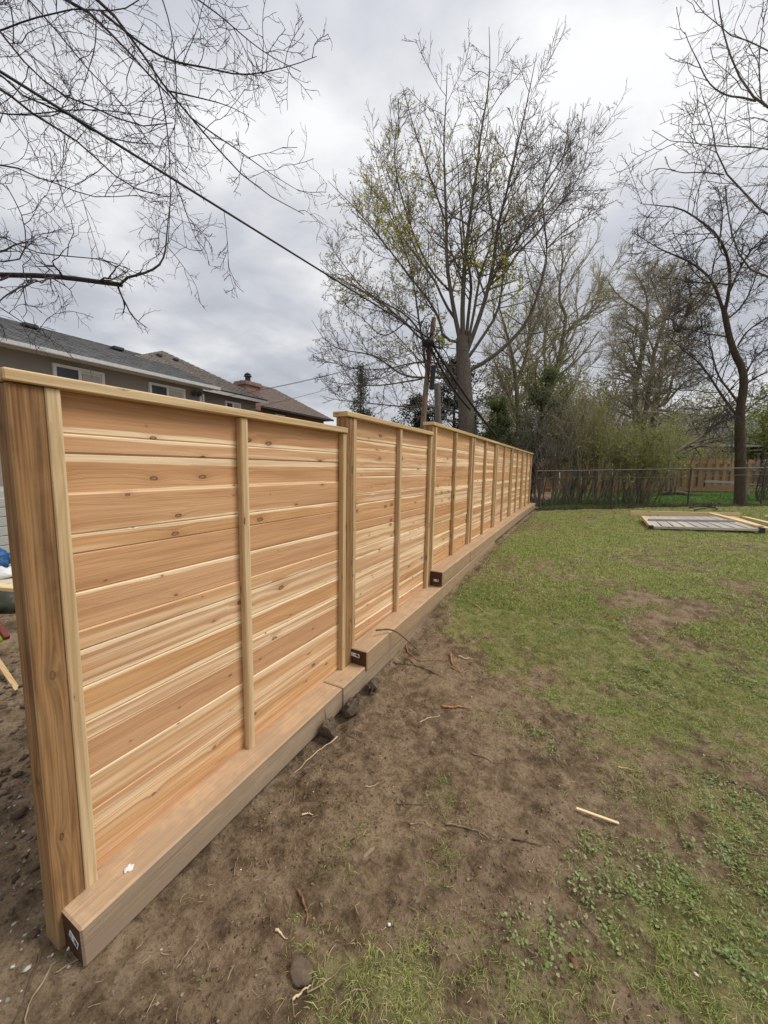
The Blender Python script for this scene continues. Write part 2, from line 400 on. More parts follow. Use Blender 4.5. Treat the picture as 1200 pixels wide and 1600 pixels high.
MAT['twig_dark'] = flat('dark_twig', (.062, .05, .052), .8, .1)
MAT['twig_grey'] = flat('grey_twig', (.19, .165, .15), .8, .1)
MAT['twig_olive'] = flat('olive_twig', (.40, .35, .22), .8, .1)
MAT['twig_tan'] = flat('tan_twig', (.34, .30, .21), .8, .1)
rng = np.random.RandomState(11)

# ================================================================ GROUND
def graded(a, b, fine0, fine1, st, g, mx):
    xs = list(np.arange(fine0, fine1, st)); s = st; x = xs[-1]
    while x < b: s = min(s * g, mx); x += s; xs.append(x)
    s = st; x = xs[0]; lft = []
    while x > a: s = min(s * g, mx); x -= s; lft.append(x)
    return np.array(lft[::-1] + xs)
gx = graded(-90, 110, -2.3, 1.7, .017, 1.035, 6); gy = graded(-60, 140, .2, 3.6, .017, 1.03, 6)
X, Y = np.meshgrid(gx, gy); Z = gh(X, Y); G = grass_density(X, Y)
chx = -1.5 + (Y - 12.9) * 1.62                    # line of the chain-link fence
beyond = sst(-.2, .5, (Y - (12.9 + (X + 1.5) * .617)))
nx, ny = len(gx), len(gy); idx = (np.arange(ny - 1)[:, None] * nx + np.arange(nx - 1)[None]).ravel()
F = np.stack([idx, idx + 1, idx + nx + 1, idx + nx], 1)
V = np.stack([X, Y, Z], -1).reshape(-1, 3)
gm = NM('ground_soil_and_turf', .92, .12)
gg = gm.attr('grass', 'GEOMETRY').outputs['Fac']; by = gm.attr('beyond', 'GEOMETRY').outputs['Fac']
tcn = gm.N('ShaderNodeTexCoord'); P0 = tcn.outputs['Object']
a1 = gm.noise(P0, 2.2, 6, .62, .4); a2 = gm.noise(P0, 11, 8, .72, .3); a3 = gm.noise(P0, 60, 6, .75); a4 = gm.noise(P0, 190, 4, .8)
soil = gm.mix(gm.ss(a1, .38, .64), (.15, .102, .06), (.27, .192, .118))
soil = gm.mix(gm.M('MULTIPLY', gm.ss(a2, .42, .66), .7), soil, (.40, .30, .195))
soil = gm.mix(gm.M('MULTIPLY', gm.ss(a2, .47, .33), .7), soil, (.055, .036, .023))
soil = gm.mix(gm.M('MULTIPLY', gm.ss(a3, .5, .62), .55), soil, (.07, .048, .03))
soil = gm.mix(gm.M('MULTIPLY', gm.ss(a4, .56, .68), .5), soil, (.36, .29, .21))
turf = gm.mix(gm.ss(a2, .38, .62), (.19, .205, .06), (.30, .305, .105)); turf = gm.mix(gm.M('MULTIPLY', gm.ss(a1, .5, .68), .6), turf, (.27, .24, .115))
turf = gm.mix(gm.M('MULTIPLY', gm.ss(a3, .5, .62), .55), turf, (.075, .062, .03)); turf = gm.mix(gm.M('MULTIPLY', gm.ss(a4, .55, .66), .5), turf, (.24, .23, .1))
mk = gm.ss(gm.M('ADD', gg, gm.M('ADD', gm.M('MULTIPLY', gm.M('SUBTRACT', a2, .5), 1.1), gm.M('MULTIPLY', gm.M('SUBTRACT', a3, .5), .9))), .38, .82)
farg = gm.attr('far', 'GEOMETRY').outputs['Fac']
c = gm.mix(gm.M('MULTIPLY', mk, gm.M('ADD', .55, gm.M('MULTIPLY', farg, .45))), soil, turf)
c = gm.mix(by, c, gm.mix(gm.ss(a2, .3, .7), (.06, .13, .018), (.09, .17, .03)))
gm.color(c); gm.bump(gm.M('ADD', gm.M('MULTIPLY', a2, .8), gm.M('MULTIPLY', a3, .6)), 1., .03)
me = quads_mesh('ground', V, F, True, {'grass': G.ravel(), 'far': sst(2.5, 6, Y).ravel(), 'beyond': (beyond * (X > -1.4) * (X < 30)).ravel()})
tag(link('ground', me, gm.m), kind='structure')
me.attributes  # noqa

# ---- grass blades
def blades(name, px, py, h, wd, cols, lean=.5, seg=2, z=None, kind='stuff', label=None, group=None, flatness=None):
    N = len(px); z = gh(px, py) if z is None else z
    th = rng.rand(N) * 2 * math.pi; dx, dy = np.cos(th), np.sin(th); ph = rng.rand(N) * 2 * math.pi
    wx, wy = -np.sin(ph) * wd / 2, np.cos(ph) * wd / 2
    ln = lean * (.3 + 1.2 * rng.rand(N)); base = np.stack([px, py, z - .004], 1)
    mid = base + np.stack([dx * h * ln * .35, dy * h * ln * .35, h * .55 * np.ones(N)], 1)
    tip = base + np.stack([dx * h * ln, dy * h * ln, h * np.clip(1 - .45 * ln, .12, 1)], 1)
    W = np.stack([wx, wy, np.zeros(N)], 1)
    V = np.stack([base - W, base + W, mid - W * .8, mid + W * .8, tip - W * .12, tip + W * .12], 1).reshape(-1, 3)
    b = np.arange(N)[:, None] * 6
    F = np.concatenate([b + np.array([[0, 1, 3, 2]]), b + np.array([[2, 3, 5, 4]])], 0)
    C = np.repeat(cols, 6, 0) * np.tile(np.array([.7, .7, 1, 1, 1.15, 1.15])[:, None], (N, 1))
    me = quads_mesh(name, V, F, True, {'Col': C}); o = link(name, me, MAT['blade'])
    tag(o, label, 'grass', kind=kind); return o
def pick_cols(n, x, y):
    pal = np.array([(.25, .345, .075), (.37, .43, .12), (.17, .245, .055), (.44, .45, .16), (.54, .48, .26), (.36, .27, .15)])
    mo = fbm(x, y, 1.7, 3)
    p = np.stack([.3 + 0 * mo, .26 + 0 * mo, .18 + 0 * mo, .12 + .3 * (mo > .55), .07 + .25 * (mo > .58), .05 + .1 * (mo > .5)], 1); p /= p.sum(1, keepdims=True)
    k = (p.cumsum(1) < rng.rand(n)[:, None]).sum(1).clip(0, 5)
    return pal[k] * (.7 + .6 * rng.rand(n, 1))
def scatter(n, x0, x1, y0, y1, dpow, cut=.25):
    u = rng.rand(n); y = y0 * (y1 / y0) ** u; x = x0 + (x1 - x0) * rng.rand(n)
    return x, y
# clumps near the camera, then an even sward further out
cxs, cys = [], []
n = 120000; x = -1.4 + 4.4 * rng.rand(n); y = .35 + 4.6 * rng.rand(n)
g = grass_density(x, y) * (.45 + 1.1 * (fbm(x, y, 13, 2) > .5)); keep = rng.rand(n) < (g ** 1.35) * .75; x, y = x[keep], y[keep]
k = rng.randint(3, 8, len(x)); X1 = np.repeat(x, k); Y1 = np.repeat(y, k); X1 = X1 + rng.randn(len(X1)) * .009; Y1 = Y1 + rng.randn(len(X1)) * .009
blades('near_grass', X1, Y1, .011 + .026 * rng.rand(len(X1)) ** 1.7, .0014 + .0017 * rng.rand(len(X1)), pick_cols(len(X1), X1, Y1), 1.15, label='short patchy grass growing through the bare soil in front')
n = 260000; y = 4.2 * (17.5 / 4.2) ** rng.rand(n); x = -1.35 + (1.6 + y * 1.05) * rng.rand(n)
g = grass_density(x, y); ok = (rng.rand(n) < .15 + g * .85) & (g > .12) & (y < 12.4 + (x + 1.5) * .617); x, y = x[ok], y[ok]
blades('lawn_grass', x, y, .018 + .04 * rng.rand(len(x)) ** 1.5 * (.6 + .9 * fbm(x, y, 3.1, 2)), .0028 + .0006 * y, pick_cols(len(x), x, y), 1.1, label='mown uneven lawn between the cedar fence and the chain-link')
n = 60000; x = -1.4 + 18 * rng.rand(n); y = 13 + 14 * rng.rand(n); ok = y > 13.2 + (x + 1.5) * .617; x, y = x[ok], y[ok]
cc = np.array([(.085, .19, .025), (.11, .23, .035), (.07, .15, .02)])[rng.randint(3, size=len(x))]
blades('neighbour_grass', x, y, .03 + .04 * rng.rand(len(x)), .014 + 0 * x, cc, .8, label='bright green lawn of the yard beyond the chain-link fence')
# broad-leaved weeds
cen = np.stack([-.2 + 2.2 * rng.rand(2600), .7 + 3.4 * rng.rand(2600)], 1); gsel = (fbm(cen[:, 0], cen[:, 1], 2.1, 3) > .5) & (grass_density(cen[:, 0], cen[:, 1]) > .3); cen = cen[gsel]
pts = np.repeat(cen, 9, 0) + rng.randn(len(cen) * 9, 2) * .018; z = gh(pts[:, 0], pts[:, 1]) + .008 + .012 * rng.rand(len(pts))
wr = np.random.RandomState(3)
def flatleaves(name, P, size, cols, asp, label, up=.35):
    N = len(P); th = wr.rand(N) * 6.283; d = np.stack([np.cos(th), np.sin(th), up * wr.randn(N)], 1); s = np.stack([-np.sin(th), np.cos(th), .3 * wr.randn(N)], 1)
    sz = (size * (.5 + wr.rand(N)))[:, None]; V = []
    for a_, b_ in ((0, 0), (.35, .5), (.75, .42), (1, 0), (.75, -.42), (.35, -.5)): V.append(P + d * sz * a_ + s * sz * b_ * asp)
    V = np.stack(V, 1).reshape(-1, 3); F = np.arange(6 * N).reshape(-1, 6)
    C = np.array(cols)[wr.randint(len(cols), size=N)] * (.75 + .5 * wr.rand(N, 1))
    me = quads_mesh(name, V, F, False, {'Col': np.repeat(C, 6, 0)}); o = link(name, me, MAT['blade']); tag(o, label, 'ground cover', kind='stuff')
flatleaves('broadleaf_weeds', np.c_[pts, z], .012, [(.2, .28, .09), (.27, .33, .14), (.17, .23, .075), (.3, .33, .15)], .65, 'small broad-leaved weeds spread among the patchy grass')
# dry straw, crumbs of soil and wood
n = 5200; x = -1.35 + 5 * rng.rand(n); y = .4 + 6 * rng.rand(n); z = gh(x, y) + .005; th = rng.rand(n) * 6.28; ln = .012 + .035 * rng.rand(n) ** 2
A = np.c_[x, y, z]; B = A + np.c_[np.cos(th) * ln, np.sin(th) * ln, .004 * rng.randn(n)]; Md = (A + B) / 2 + rng.randn(n, 3) * .003
o = tube_obj('straw_bits', np.stack([A, Md, B], 1), np.full((n, 3), .0012), flat('dry_straw', (.5, .4, .26), .9, .2), None, 3, kind='stuff', loc=(0, 0, 0)); tag(o, 'thin dry straw bits scattered over the bare soil', 'straw', kind='stuff')
def crumbs(name, n, xr, yr, s0, s1, cols, label, cat, sel=None, seed=1):
    r = np.random.RandomState(seed); x = xr[0] + (xr[1] - xr[0]) * r.rand(n); y = yr[0] + (yr[1] - yr[0]) * r.rand(n)
    if sel is not None: k = sel(x, y, r); x, y = x[k], y[k]; n = len(x)
    ico = np.array([(0, 0, 1), (.9, 0, .2), (.28, .85, .2), (-.72, .53, .2), (-.72, -.53, .2), (.28, -.85, .2), (0, 0, -.6)])
    fc = np.array([(0, 1, 2), (0, 2, 3), (0, 3, 4), (0, 4, 5), (0, 5, 1), (6, 2, 1), (6, 3, 2), (6, 4, 3), (6, 5, 4), (6, 1, 5)])
    s = s0 + (s1 - s0) * r.rand(n) ** 3; rt = r.rand(n) * 6.28; c_, s_ = np.cos(rt), np.sin(rt)
    v = ico[None] * s[:, None, None] * (1 + .3 * r.randn(n, 7, 3)); vx = v[..., 0] * c_[:, None] - v[..., 1] * s_[:, None] * (.6); vy = v[..., 0] * s_[:, None] + v[..., 1] * c_[:, None]
    V = np.stack([vx + x[:, None], vy + y[:, None], v[..., 2] * .6 + (gh(x, y) + s * .15)[:, None]], -1).reshape(-1, 3)
    F = (np.arange(n)[:, None, None] * 7 + fc[None]).reshape(-1, 3); C = np.array(cols)[r.randint(len(cols), size=n)] * (.7 + .6 * r.rand(n, 1))
    me = quads_mesh(name, V, F, False, {'Col': np.repeat(C, 7, 0)}); tag(link(name, me, MAT['crumb']), label, cat, kind='stuff')
crumbs('soil_crumbs', 34000, (-1.42, 2.2), (.3, 4.5), .0012, .0085, [(.17, .12, .075), (.1, .07, .043), (.27, .2, .13)], 'loose crumbs of brown soil over the bare ground', 'soil', lambda x, y, r: (grass_density(x, y) < .6) & (fbm(x, y, 3, 3) > .4 + .16 * r.rand(len(x))))
crumbs('soil_clumps', 2600, (-4.6, -1.66), (.0, 3.2), .006, .045, [(.12, .09, .062), (.085, .062, .044), (.17, .13, .095)], 'lumpy dug soil on the house side of the near post', 'soil', seed=5)
crumbs('gravel', 900, (-2.6, -1.45), (.2, 1.6), .004, .014, [(.34, .3, .25), (.24, .2, .16), (.5, .46, .4)], 'pale gravel stones in the dug soil by the near post', 'gravel', seed=6)
crumbs('white_chips', 520, (-1.4, 3), (.4, 5), .0015, .007, [(.7, .66, .58), (.6, .5, .36)], 'tiny pale stone and wood flecks strewn over the soil', 'debris', seed=8)

# ================================================================ CEDAR FENCE
PB = .092
fence = empty('cedar_fence', (-1.6, .5, 0), 'new stepped cedar privacy fence of horizontal boards with battens and cap rails', 'fence')
c_ = .0038
def board_mesh(w, Lg, t=.016):
    prof = [(0, c_), (0, w - c_), (-c_, w), (-.006, w), (-.006, w + .006), (-.011, w + .006), (-.011, w), (-t, w), (-t, 0), (-c_, 0)]
    bm = bmesh.new(); uvl = bm.loops.layers.uv.new('UVMap')
    A = [bm.verts.new((p[0], 0, p[1])) for p in prof]; B = [bm.verts.new((p[0], Lg, p[1])) for p in prof]
    for i in range(len(prof)):
        j = (i + 1) % len(prof); bm.faces.new((A[i], A[j], B[j], B[i]))
    bm.faces.new(A[::-1]); bm.faces.new(B)
    for f in bm.faces:
        for lp in f.loops: lp[uvl].uv = (lp.vert.co.y, min(max(lp.vert.co.z, 0), w))
    return bm
def board(y0, y1, z0, z1, **kw):
    w = z1 - z0 - .0024
    o = bmobj('board', board_mesh(w, y1 - y0), MAT['cedar'], fence, (-1.59 + rng.randn() * .0016, y0, z0 + rng.randn() * .0004)); wprops(o, w, **kw); return o
# first panel: each board as read from the top down: (z of lower edge, sap at bottom, sap at top, streak, tone)
Z1 = [1.932, 1.788, 1.721, 1.581, 1.438, 1.367, 1.227, 1.084, 1.011, .867, .727, .656, .510, .366, .296, .153, .02]
SP1 = [(.024, 0, .0, .75), (0, .006, .25, .35), (.006, .03, 0, .8), (.003, 0, .0, .3), (0, .012, .2, .55), (0, 0, 0, .75), (.0, .016, 0, .45), (.0, 0, .75, .1),
       (.02, .02, .45, .3), (.022, .014, .1, .35), (.014, .008, .4, .45), (0, 0, .0, .55), (0, .01, .95, .2), (.008, 0, .7, .4), (0, 0, .55, .3), (0, 0, 0, .55)]
for i in range(16):
    b, t_, s_, tn = SP1[i]
    board(.604, 2.336, Z1[i + 1], Z1[i], sap0=b, sap1=t_, streak=s_, tone=tn)
bays = [(2.432, 4.052, 2.045, .18)] + [(4.15 + 1.69 * k, 4.15 + 1.69 * k + 1.598, 2.158, .36 + .03 * k) for k in range(5)]
br = np.random.RandomState(5)
for bi, (y0, y1, ztop, zb) in enumerate(bays):
    z = ztop; k = 0; pat = [.143, .071, .143]
    if bi == 0: z0off = .06
    while z > zb:
        w = pat[(k + bi) % 3] if bi else (.143 if k % 2 == 0 else .0715)
        s_ = br.choice([0, .2, .5, .85, 1.0], p=[.2, .2, .2, .2, .2]) if bi == 0 else br.choice([0, .15, .4, .8], p=[.35, .2, .25, .2])
        board(y0, y1, z - w, z, sap0=float(br.choice([0, 0, .01, .02])), sap1=float(br.choice([0, 0, .008, .02, .035])), streak=float(s_), tone=float(.05 + .85 * br.rand()))
        z -= w; k += 1
def post(y0, ztop, zbot=-.25, x1=-1.55): return piece('post', (x1 - PB, y0, zbot), (x1, y0 + PB, ztop), MAT['post'], fence, .005, tone=float(br.rand() * .7), streak=.15)
post(.512, 1.926); p2 = post(2.343, 2.046, .0); post(4.056, 2.160, .1)
for k in range(1, 6): post(4.15 + 1.69 * k - PB - .001, 2.160, .2)
def batten(y0, z0, z1): return piece('batten', (-1.589, y0, z0), (-1.549 + rng.rand() * .002, y0 + .041, z1), MAT['trim'], fence, .003, tone=float(br.rand()), streak=float(.3 + .6 * br.rand()), sap1=float(br.choice([0, .01])))
batten(.605, .04, 1.926); batten(1.392, .04, 1.926); batten(2.300, .08, 1.926)
batten(2.436, .2, 2.046); batten(3.235, .2, 2.046); batten(4.013, .25, 2.046)
for k in range(5):
    y0 = 4.149 + 1.69 * k
    for yy in (y0 + .002, y0 + .765 + br.randn() * .01, y0 + 1.598 - .045): batten(yy, .4, 2.160)
def cap(y0, y1, z, t=.037, x0=-1.665, x1=-1.534): return piece('cap_rail', (x0, y0, z), (x1, y1, z + t), MAT['trim'], fence, .004, tone=float(br.rand() * .5), streak=.4)
cap(.503, 2.341, 1.9275); cap(2.331, 4.05, 2.048); cap(4.045, 7.6, 2.162); cap(7.603, 11.2, 2.162, ); cap(11.203, 12.73, 2.162)

# ---- landscape timbers along the foot, each one a thing
def timber(y0, y1, z0, z1, x0, x1, label, side, slope=.0, tone=.3, tagy=False):
    t = empty('landscape_timber', ((x0 + x1) / 2, y0, z0), label, 'timber', 'squared timbers laid along the foot of the fence')
    b = piece('beam', (x0, y0, z0), (x1, y1, z1), side, t, .007, end=MAT['endgrain'], top=MAT['timber_top'], tone=tone)
    b.rotation_euler = (slope, 0, 0)
    b.location.z += math.sin(slope) * (y1 - y0) / 2
    return t
def label_tag(parent, x, y, z, w, h, roll=0):
    t = piece('paper_tag', (x - w / 2, y - .0008, z - h / 2), (x + w / 2, y, z + h / 2), MAT['paper'], parent, 0)
    t.rotation_euler = (0, roll, 0)
    for i, (dx, dz, bw, bh) in enumerate([(.22, .1, .2, .5), (.36, -.05, .12, .6), (.05, .18, .1, .18), (-.3, .2, .25, .08), (-.3, -.2, .3, .08)]):
        b = piece('print_block', (x + dx * w - bw * w / 2, y - .0016, z + dz * h - bh * h / 2), (x + dx * w + bw * w / 2, y - .0009, z + dz * h + bh * h / 2), MAT['ink'], None, 0)
        wl = Vector(b.location); b.parent = t; b.location = wl - WORLD[t.name]
MAT['paper'] = flat('white_paper', (.78, .79, .82), .5, .04); MAT['ink'] = flat('black_print', (.05, .05, .06), .6)
ta = timber(.532, 2.118, -.055, .105, -1.60, -1.422, 'nearest timber with dusty tan top and grey muddy side, starting at the corner post', MAT['timber_side'], .026, .2)
tb = timber(2.122, 5.3, -.012, .148, -1.60, -1.420, 'lower timber running under the tagged middle timber, half sunk in soil', MAT['timber_side'], .026, .3)
tc_ = timber(2.425, 6.95, .125, .282, -1.585, -1.405, 'middle upper timber whose dark end with white tag faces the camera by the second post', MAT['timber_side2'], .026, .5)
td = timber(4.12, 5.28, .343, .508, -1.585, -1.400, 'short upper timber with near-black tagged end in front of the third post', MAT['timber_side2'], .026, .7)
te = timber(5.284, 6.90, .373, .538, -1.585, -1.396, 'second timber of the far upper run, beyond the short tagged one', MAT['timber_side2'], .022, .5)
tf = timber(6.904, 9.90, .409, .574, -1.585, -1.400, 'long upper timber two thirds of the way along the fence foot', MAT['timber_side2'], .02, .35)
tg = timber(9.904, 12.85, .46, .625, -1.585, -1.405, 'farthest greyish timber ending at the last fence post', MAT['timber_side'], .012, .8)
label_tag(tc_, -1.515, 2.4235, .232, .085, .03, .06); label_tag(td, -1.475, 4.1185, .40, .06, .026, 0); label_tag(ta, -1.475, .5305, .035, .06, .03, .35)
# smear of white bird lime on the first timber
bm = bmesh.new()
for dx, dy, r in ((0, 0, .011), (.012, .004, .008), (.004, .014, .006), (-.008, .01, .005), (.006, -.012, .004)):
    m_ = Matrix.Translation((dx, dy, 0)) @ Matrix.Diagonal((r, r * 1.3, .0022, 1)); bmesh.ops.create_icosphere(bm, subdivisions=2, radius=1, matrix=m_)
o = bmobj('plaster_smear', bm, MAT['paper'], None, (-1.487, .72, .113), True); tag(o, 'small white smear on top of the nearest timber', 'smear')

# ================================================================ CLODS, STICKS, CHIPS
def rock(name, loc, s, mat, label, cat, seed, amp=.25, sub=3):
    r = np.random.RandomState(seed); bm = bmesh.new(); bmesh.ops.create_icosphere(bm, subdivisions=sub, radius=1)
    of = r.rand(2) * 50
    for v in bm.verts:
        q = v.co.copy(); k = 1 + amp * (fbm(np.array([q.x * 1.5 + q.z * 1.1 + of[0]]), np.array([q.y * 1.5 - q.z * .8 + of[1]]), 1.6, 5, .65)[0] - .5) * 3.2
        v.co = Vector((q.x * s[0] * k, q.y * s[1] * k, q.z * s[2] * k))
    o = bmobj(name, bm, mat, None, loc, True); o.rotation_euler = (0, 0, r.rand() * 6); tag(o, label, cat); return o
MAT['clod'] = flat('wet_clay_clod', (.085, .06, .042), .85, .2, 30, c2=(.14, .105, .075), bumpy=.9)
MAT['drysoil'] = flat('dry_soil_clod', (.17, .125, .085), .95, .2, 40, c2=(.11, .08, .055), bumpy=.9)
def gnd(u, v, dz=0):
    z = -.04
    for _ in range(6):
        p = onz(u, v, z); z = gz1(p[0], p[1])
    p = onz(u, v, z); return np.array([p[0], p[1], z + dz])
def clod(loc, s, label, seed):
    r = np.random.RandomState(seed); bm = bmesh.new()
    for k in range(5):
        c = r.randn(3) * np.array(s) * (.42 if k else 0); b2 = bmesh.new(); sc = (1 if k == 0 else .35 + .3 * r.rand())
        for i in range(16):
            d = r.randn(3); d /= np.linalg.norm(d); b2.verts.new(c + d * np.array(s) * sc * (.8 + .35 * r.rand()))
        h = bmesh.ops.convex_hull(b2, input=list(b2.verts)); bmesh.ops.delete(b2, geom=[g for g in h['geom_interior'] if isinstance(g, bmesh.types.BMVert)], context='VERTS')
        bmesh.ops.bevel(b2, geom=list(b2.edges), offset=.004, segments=1, affect='EDGES')
        bmesh.ops.subdivide_edges(b2, edges=list(b2.edges), cuts=1, use_grid_fill=True)
        for v in b2.verts: v.co += Vector(r.randn(3)) * .0022
        m_ = bpy.data.meshes.new('t'); b2.to_mesh(m_); b2.free(); bm.from_mesh(m_); bpy.data.meshes.remove(m_)
    o = bmobj('dirt_clod', bm, MAT['clod'], None, loc, False); tag(o, label, 'dirt clod'); return o
p = gnd(515, 1155); clod((-1.365, p[1] - .02, .0), (.055, .08, .095), 'large dark clod nearest the camera against the first timber', 1)
p = gnd(546, 1118); clod((-1.35, p[1] + .0, .02), (.055, .09, .09), 'tall dark clod at the joint of the first two timbers', 2)
p = gnd(580, 1082); clod((-1.345, p[1], .03), (.06, .07, .06), 'smaller clod under the tagged end of the middle timber', 3)
rock('dirt_clod', gnd(470, 1520, .006), (.045, .034, .012), MAT['drysoil'], 'flat oval clod lying on bare soil at the bottom of the yard', 'dirt clod', 4)
rock('wood_knot', gnd(576, 1334, .004), (.036, .011, .011), flat('buried_wood', (.33, .25, .17), .8, .2, 20), 'pale half-buried wood lump among grass tufts', 'wood', 5)
rock('pebble', gnd(608, 1446, .004), (.006, .006, .005), MAT['paper'], 'single round white pebble on the mud', 'pebble', 6, sub=2)
rock('petal', gnd(1087, 1530, .02), (.008, .005, .002), flat('pink_petal', (.8, .52, .5), .6, .05), 'pale pink petal on the grass at the lower right', 'petal', 7, sub=2)
rock('dead_leaf', gnd(897, 1506, .008), (.028, .014, .004), flat('brown_leaf', (.2, .09, .05), .7, .2), 'brown curled dead leaf near the bottom of the lawn', 'leaf', 8, .5, 2)
MAT['pale'] = flat('fresh_split_wood', (.74, .56, .35), .8, .1, 30); MAT['stick'] = flat('weathered_stick', (.36, .27, .18), .85, .2, 30)
MAT['root'] = flat('dark_root', (.16, .115, .075), .9, .2, 30); MAT['orange'] = flat('torn_orange_wood', (.48, .25, .1), .85, .25, 40, c2=(.25, .12, .05)); MAT['redbark'] = flat('reddish_bark', (.34, .17, .09), .85, .2, 40)
def stick(name, pts, r, mat, label, cat='stick', lift=0.004, sides=6, flat_=False, tip=.35, hs=None):
    P = np.array([gnd(u, v) for u, v in pts]); P = resample(P, 12, 2)
    P[:, 2] = gh(P[:, 0], P[:, 1]) + r * .6 + lift
    if hs is not None: P[:, 2] += np.interp(np.linspace(0, 1, 12), np.linspace(0, 1, len(hs)), hs)
    P[1:-1] += rng.randn(10, 3) * r * .25
    R = r * np.linspace(1, tip, 12) * (1 + .12 * rng.randn(12))
    V, F = tubes(P[None], R[None], sides); 
    if flat_: pass
    V = V.tolist(); F = F.tolist(); K = 12
    F.append(list(range(sides))[::-1]); F.append([(K - 1) * sides + i for i in range(sides)])
    me = bpy.data.meshes.new(name); loc = P[0]; me.from_pydata([tuple(np.array(v) - loc) for v in V], [], F)
    for pl in me.polygons: pl.use_smooth = True
    o = link(name, me, mat, None, loc); tag(o, label, cat); return o
ST = [
 ('branch', [(66, 1488), (50, 1530), (22, 1600)], .006, 'root', 'forked pale root lying by the corner post, nearest the frame edge'),
 ('branch', [(88, 1508), (60, 1548), (42, 1575), (37, 1620)], .0055, 'stick', 'long curved stick running down from the corner post foot'),
 ('branch', [(127, 1500), (104, 1510), (88, 1522)], .005, 'stick', 'short stick touching the near end of the first timber'),
 ('stick', [(527, 1152), (490, 1180), (459, 1210)], .0055, 'pale', 'long pale bent stick leaning below the dark clods'),
 ('twig', [(544, 1149), (553, 1154), (562, 1157)], .004, 'stick', 'tiny bent twig just right of the dark clods'),
 ('stick', [(655, 1131), (668, 1124), (688, 1118)], .0045, 'pale', 'short pale stick left of the split bark piece'),
 ('bark_piece', [(690, 1105), (712, 1106), (737, 1111)], .013, 'orange', 'torn orange-brown bark piece on the bare soil'),
 ('wood_chip', [(704, 1022), (706, 1038), (711, 1046)], .012, 'orange', 'upright orange wood chip in the root pile'),
 ('wood_chip', [(705, 1044), (716, 1050), (723, 1052)], .009, 'orange', 'short orange wood chip lying at the foot of the upright chip'),
 ('wood_chip', [(716, 1027), (726, 1031), (738, 1031)], .008, 'pale', 'cream wood sliver right of the root pile'),
 ('root', [(635, 1031), (655, 1043), (675, 1050), (697, 1063)], .006, 'root', 'long dark root curving below the middle timber'),
 ('root', [(634, 1008), (645, 1030), (670, 1035), (690, 1030)], .006, 'orange', 'orange-brown root bent in the middle of the root pile'),
 ('root', [(632, 1033), (634, 1046), (636, 1058)], .004, 'root', 'short root pointing at the camera from the pile'),
 ('root', [(608, 1040), (612, 1026), (610, 1018)], .005, 'root', 'small upright root against the lower timber'),
 ('root', [(615, 1037), (640, 1040), (668, 1044)], .004, 'root', 'thin dark root crossing the root pile'),
 ('twig', [(737, 1178), (758, 1184), (783, 1193)], .0045, 'stick', 'grey twig between small tufts right of centre'),
 ('twig', [(618, 1257), (640, 1258), (662, 1257)], .004, 'root', 'thin brown twig lying level on the mud'),
 ('stick', [(640, 1289), (652, 1287), (663, 1289)], .005, 'stick', 'short thick stick just above the grass tufts'),
 ('branch', [(695, 1290), (715, 1292), (735, 1297), (764, 1312)], .006, 'stick', 'gnarled grey branch with a side spur on the mud'),
 ('wood_chip', [(472, 1275), (480, 1272), (489, 1275)], .006, 'pale', 'small knobbly tan chip on the bare mud'),
 ('bark_piece', [(465, 1393), (475, 1412), (481, 1432), (479, 1448)], .007, 'redbark', 'reddish curved strip of bark on the mud'),
 ('wood_chip', [(430, 1455), (440, 1462), (449, 1469)], .006, 'pale', 'small square-cut pale chip left of the reddish bark'),
 ('stick', [(310, 1470), (296, 1488), (275, 1517)], .006, 'stick', 'tapered grey-brown stick in front of the nearest timber'),
 ('stick', [(480, 1553), (510, 1536), (546, 1507)], .004, 'stick', 'long thin straight stick near the bottom edge'),
 ('wood_chip', [(457, 1565), (470, 1555), (486, 1542)], .006, 'pale', 'flat tan splinter beside the long thin stick'),
 ('twig', [(547, 1552), (560, 1548), (573, 1547)], .003, 'stick', 'little grey twig right of the long thin stick'),
 ('branch', [(800, 1312), (822, 1316), (851, 1323)], .0055, 'root', 'dark grey stick right of the gnarled branch'),
 ('root', [(915, 1318), (897, 1340), (899, 1360), (911, 1377)], .0025, 'stick', 'hair-thin curved root on the bare patch'),
 ('twig', [(1153, 1330), (1170, 1337), (1215, 1342)], .005, 'stick', 'grey twig in the grass at the right edge'),
 ('twig', [(965, 1200), (985, 1203), (1001, 1208)], .005, 'pale', 'pale twig on the soil patch above the white lath'),
 ('twig', [(461, 1229), (460, 1246), (455, 1262)], .003, 'stick', 'fine curved twig on mud below the dark clods'),
 ('twig', [(570, 1230), (580, 1231), (592, 1224)], .003, 'pale', 'fine pale twig left of the level brown one'),
 ('twig', [(366, 1370), (368, 1350), (372, 1340)], .003, 'stick', 'short twig standing near the nearest timber front'),
 ('twig', [(935, 1132), (960, 1144), (975, 1150)], .004, 'stick', 'faint twig on the thin lawn right of centre'),
 ('stick', [(740, 945), (760, 962), (790, 968)], .006, 'pale', 'pale stick lying on the middle of the lawn'),
]
for nm, pts, r, m, lb in ST: stick(nm, pts, r * (.75 if r > .008 else .8), MAT[m], lb, nm.replace('_', ' '))
pr = np.array([[-1.47, 2.68, .345], [-1.39, 2.82, .325], [-1.30, 2.88, .24], [-1.2, 2.95, .12]])
pr = resample(pr, 12); V, F = tubes(pr[None], (.008 * np.linspace(1, .5, 12))[None], 6)
me = quads_mesh('branch', V - pr[0], F, True); tag(link('branch', me, MAT['root'], None, pr[0]), 'dark stick lying across the edge of the middle timber', 'branch')
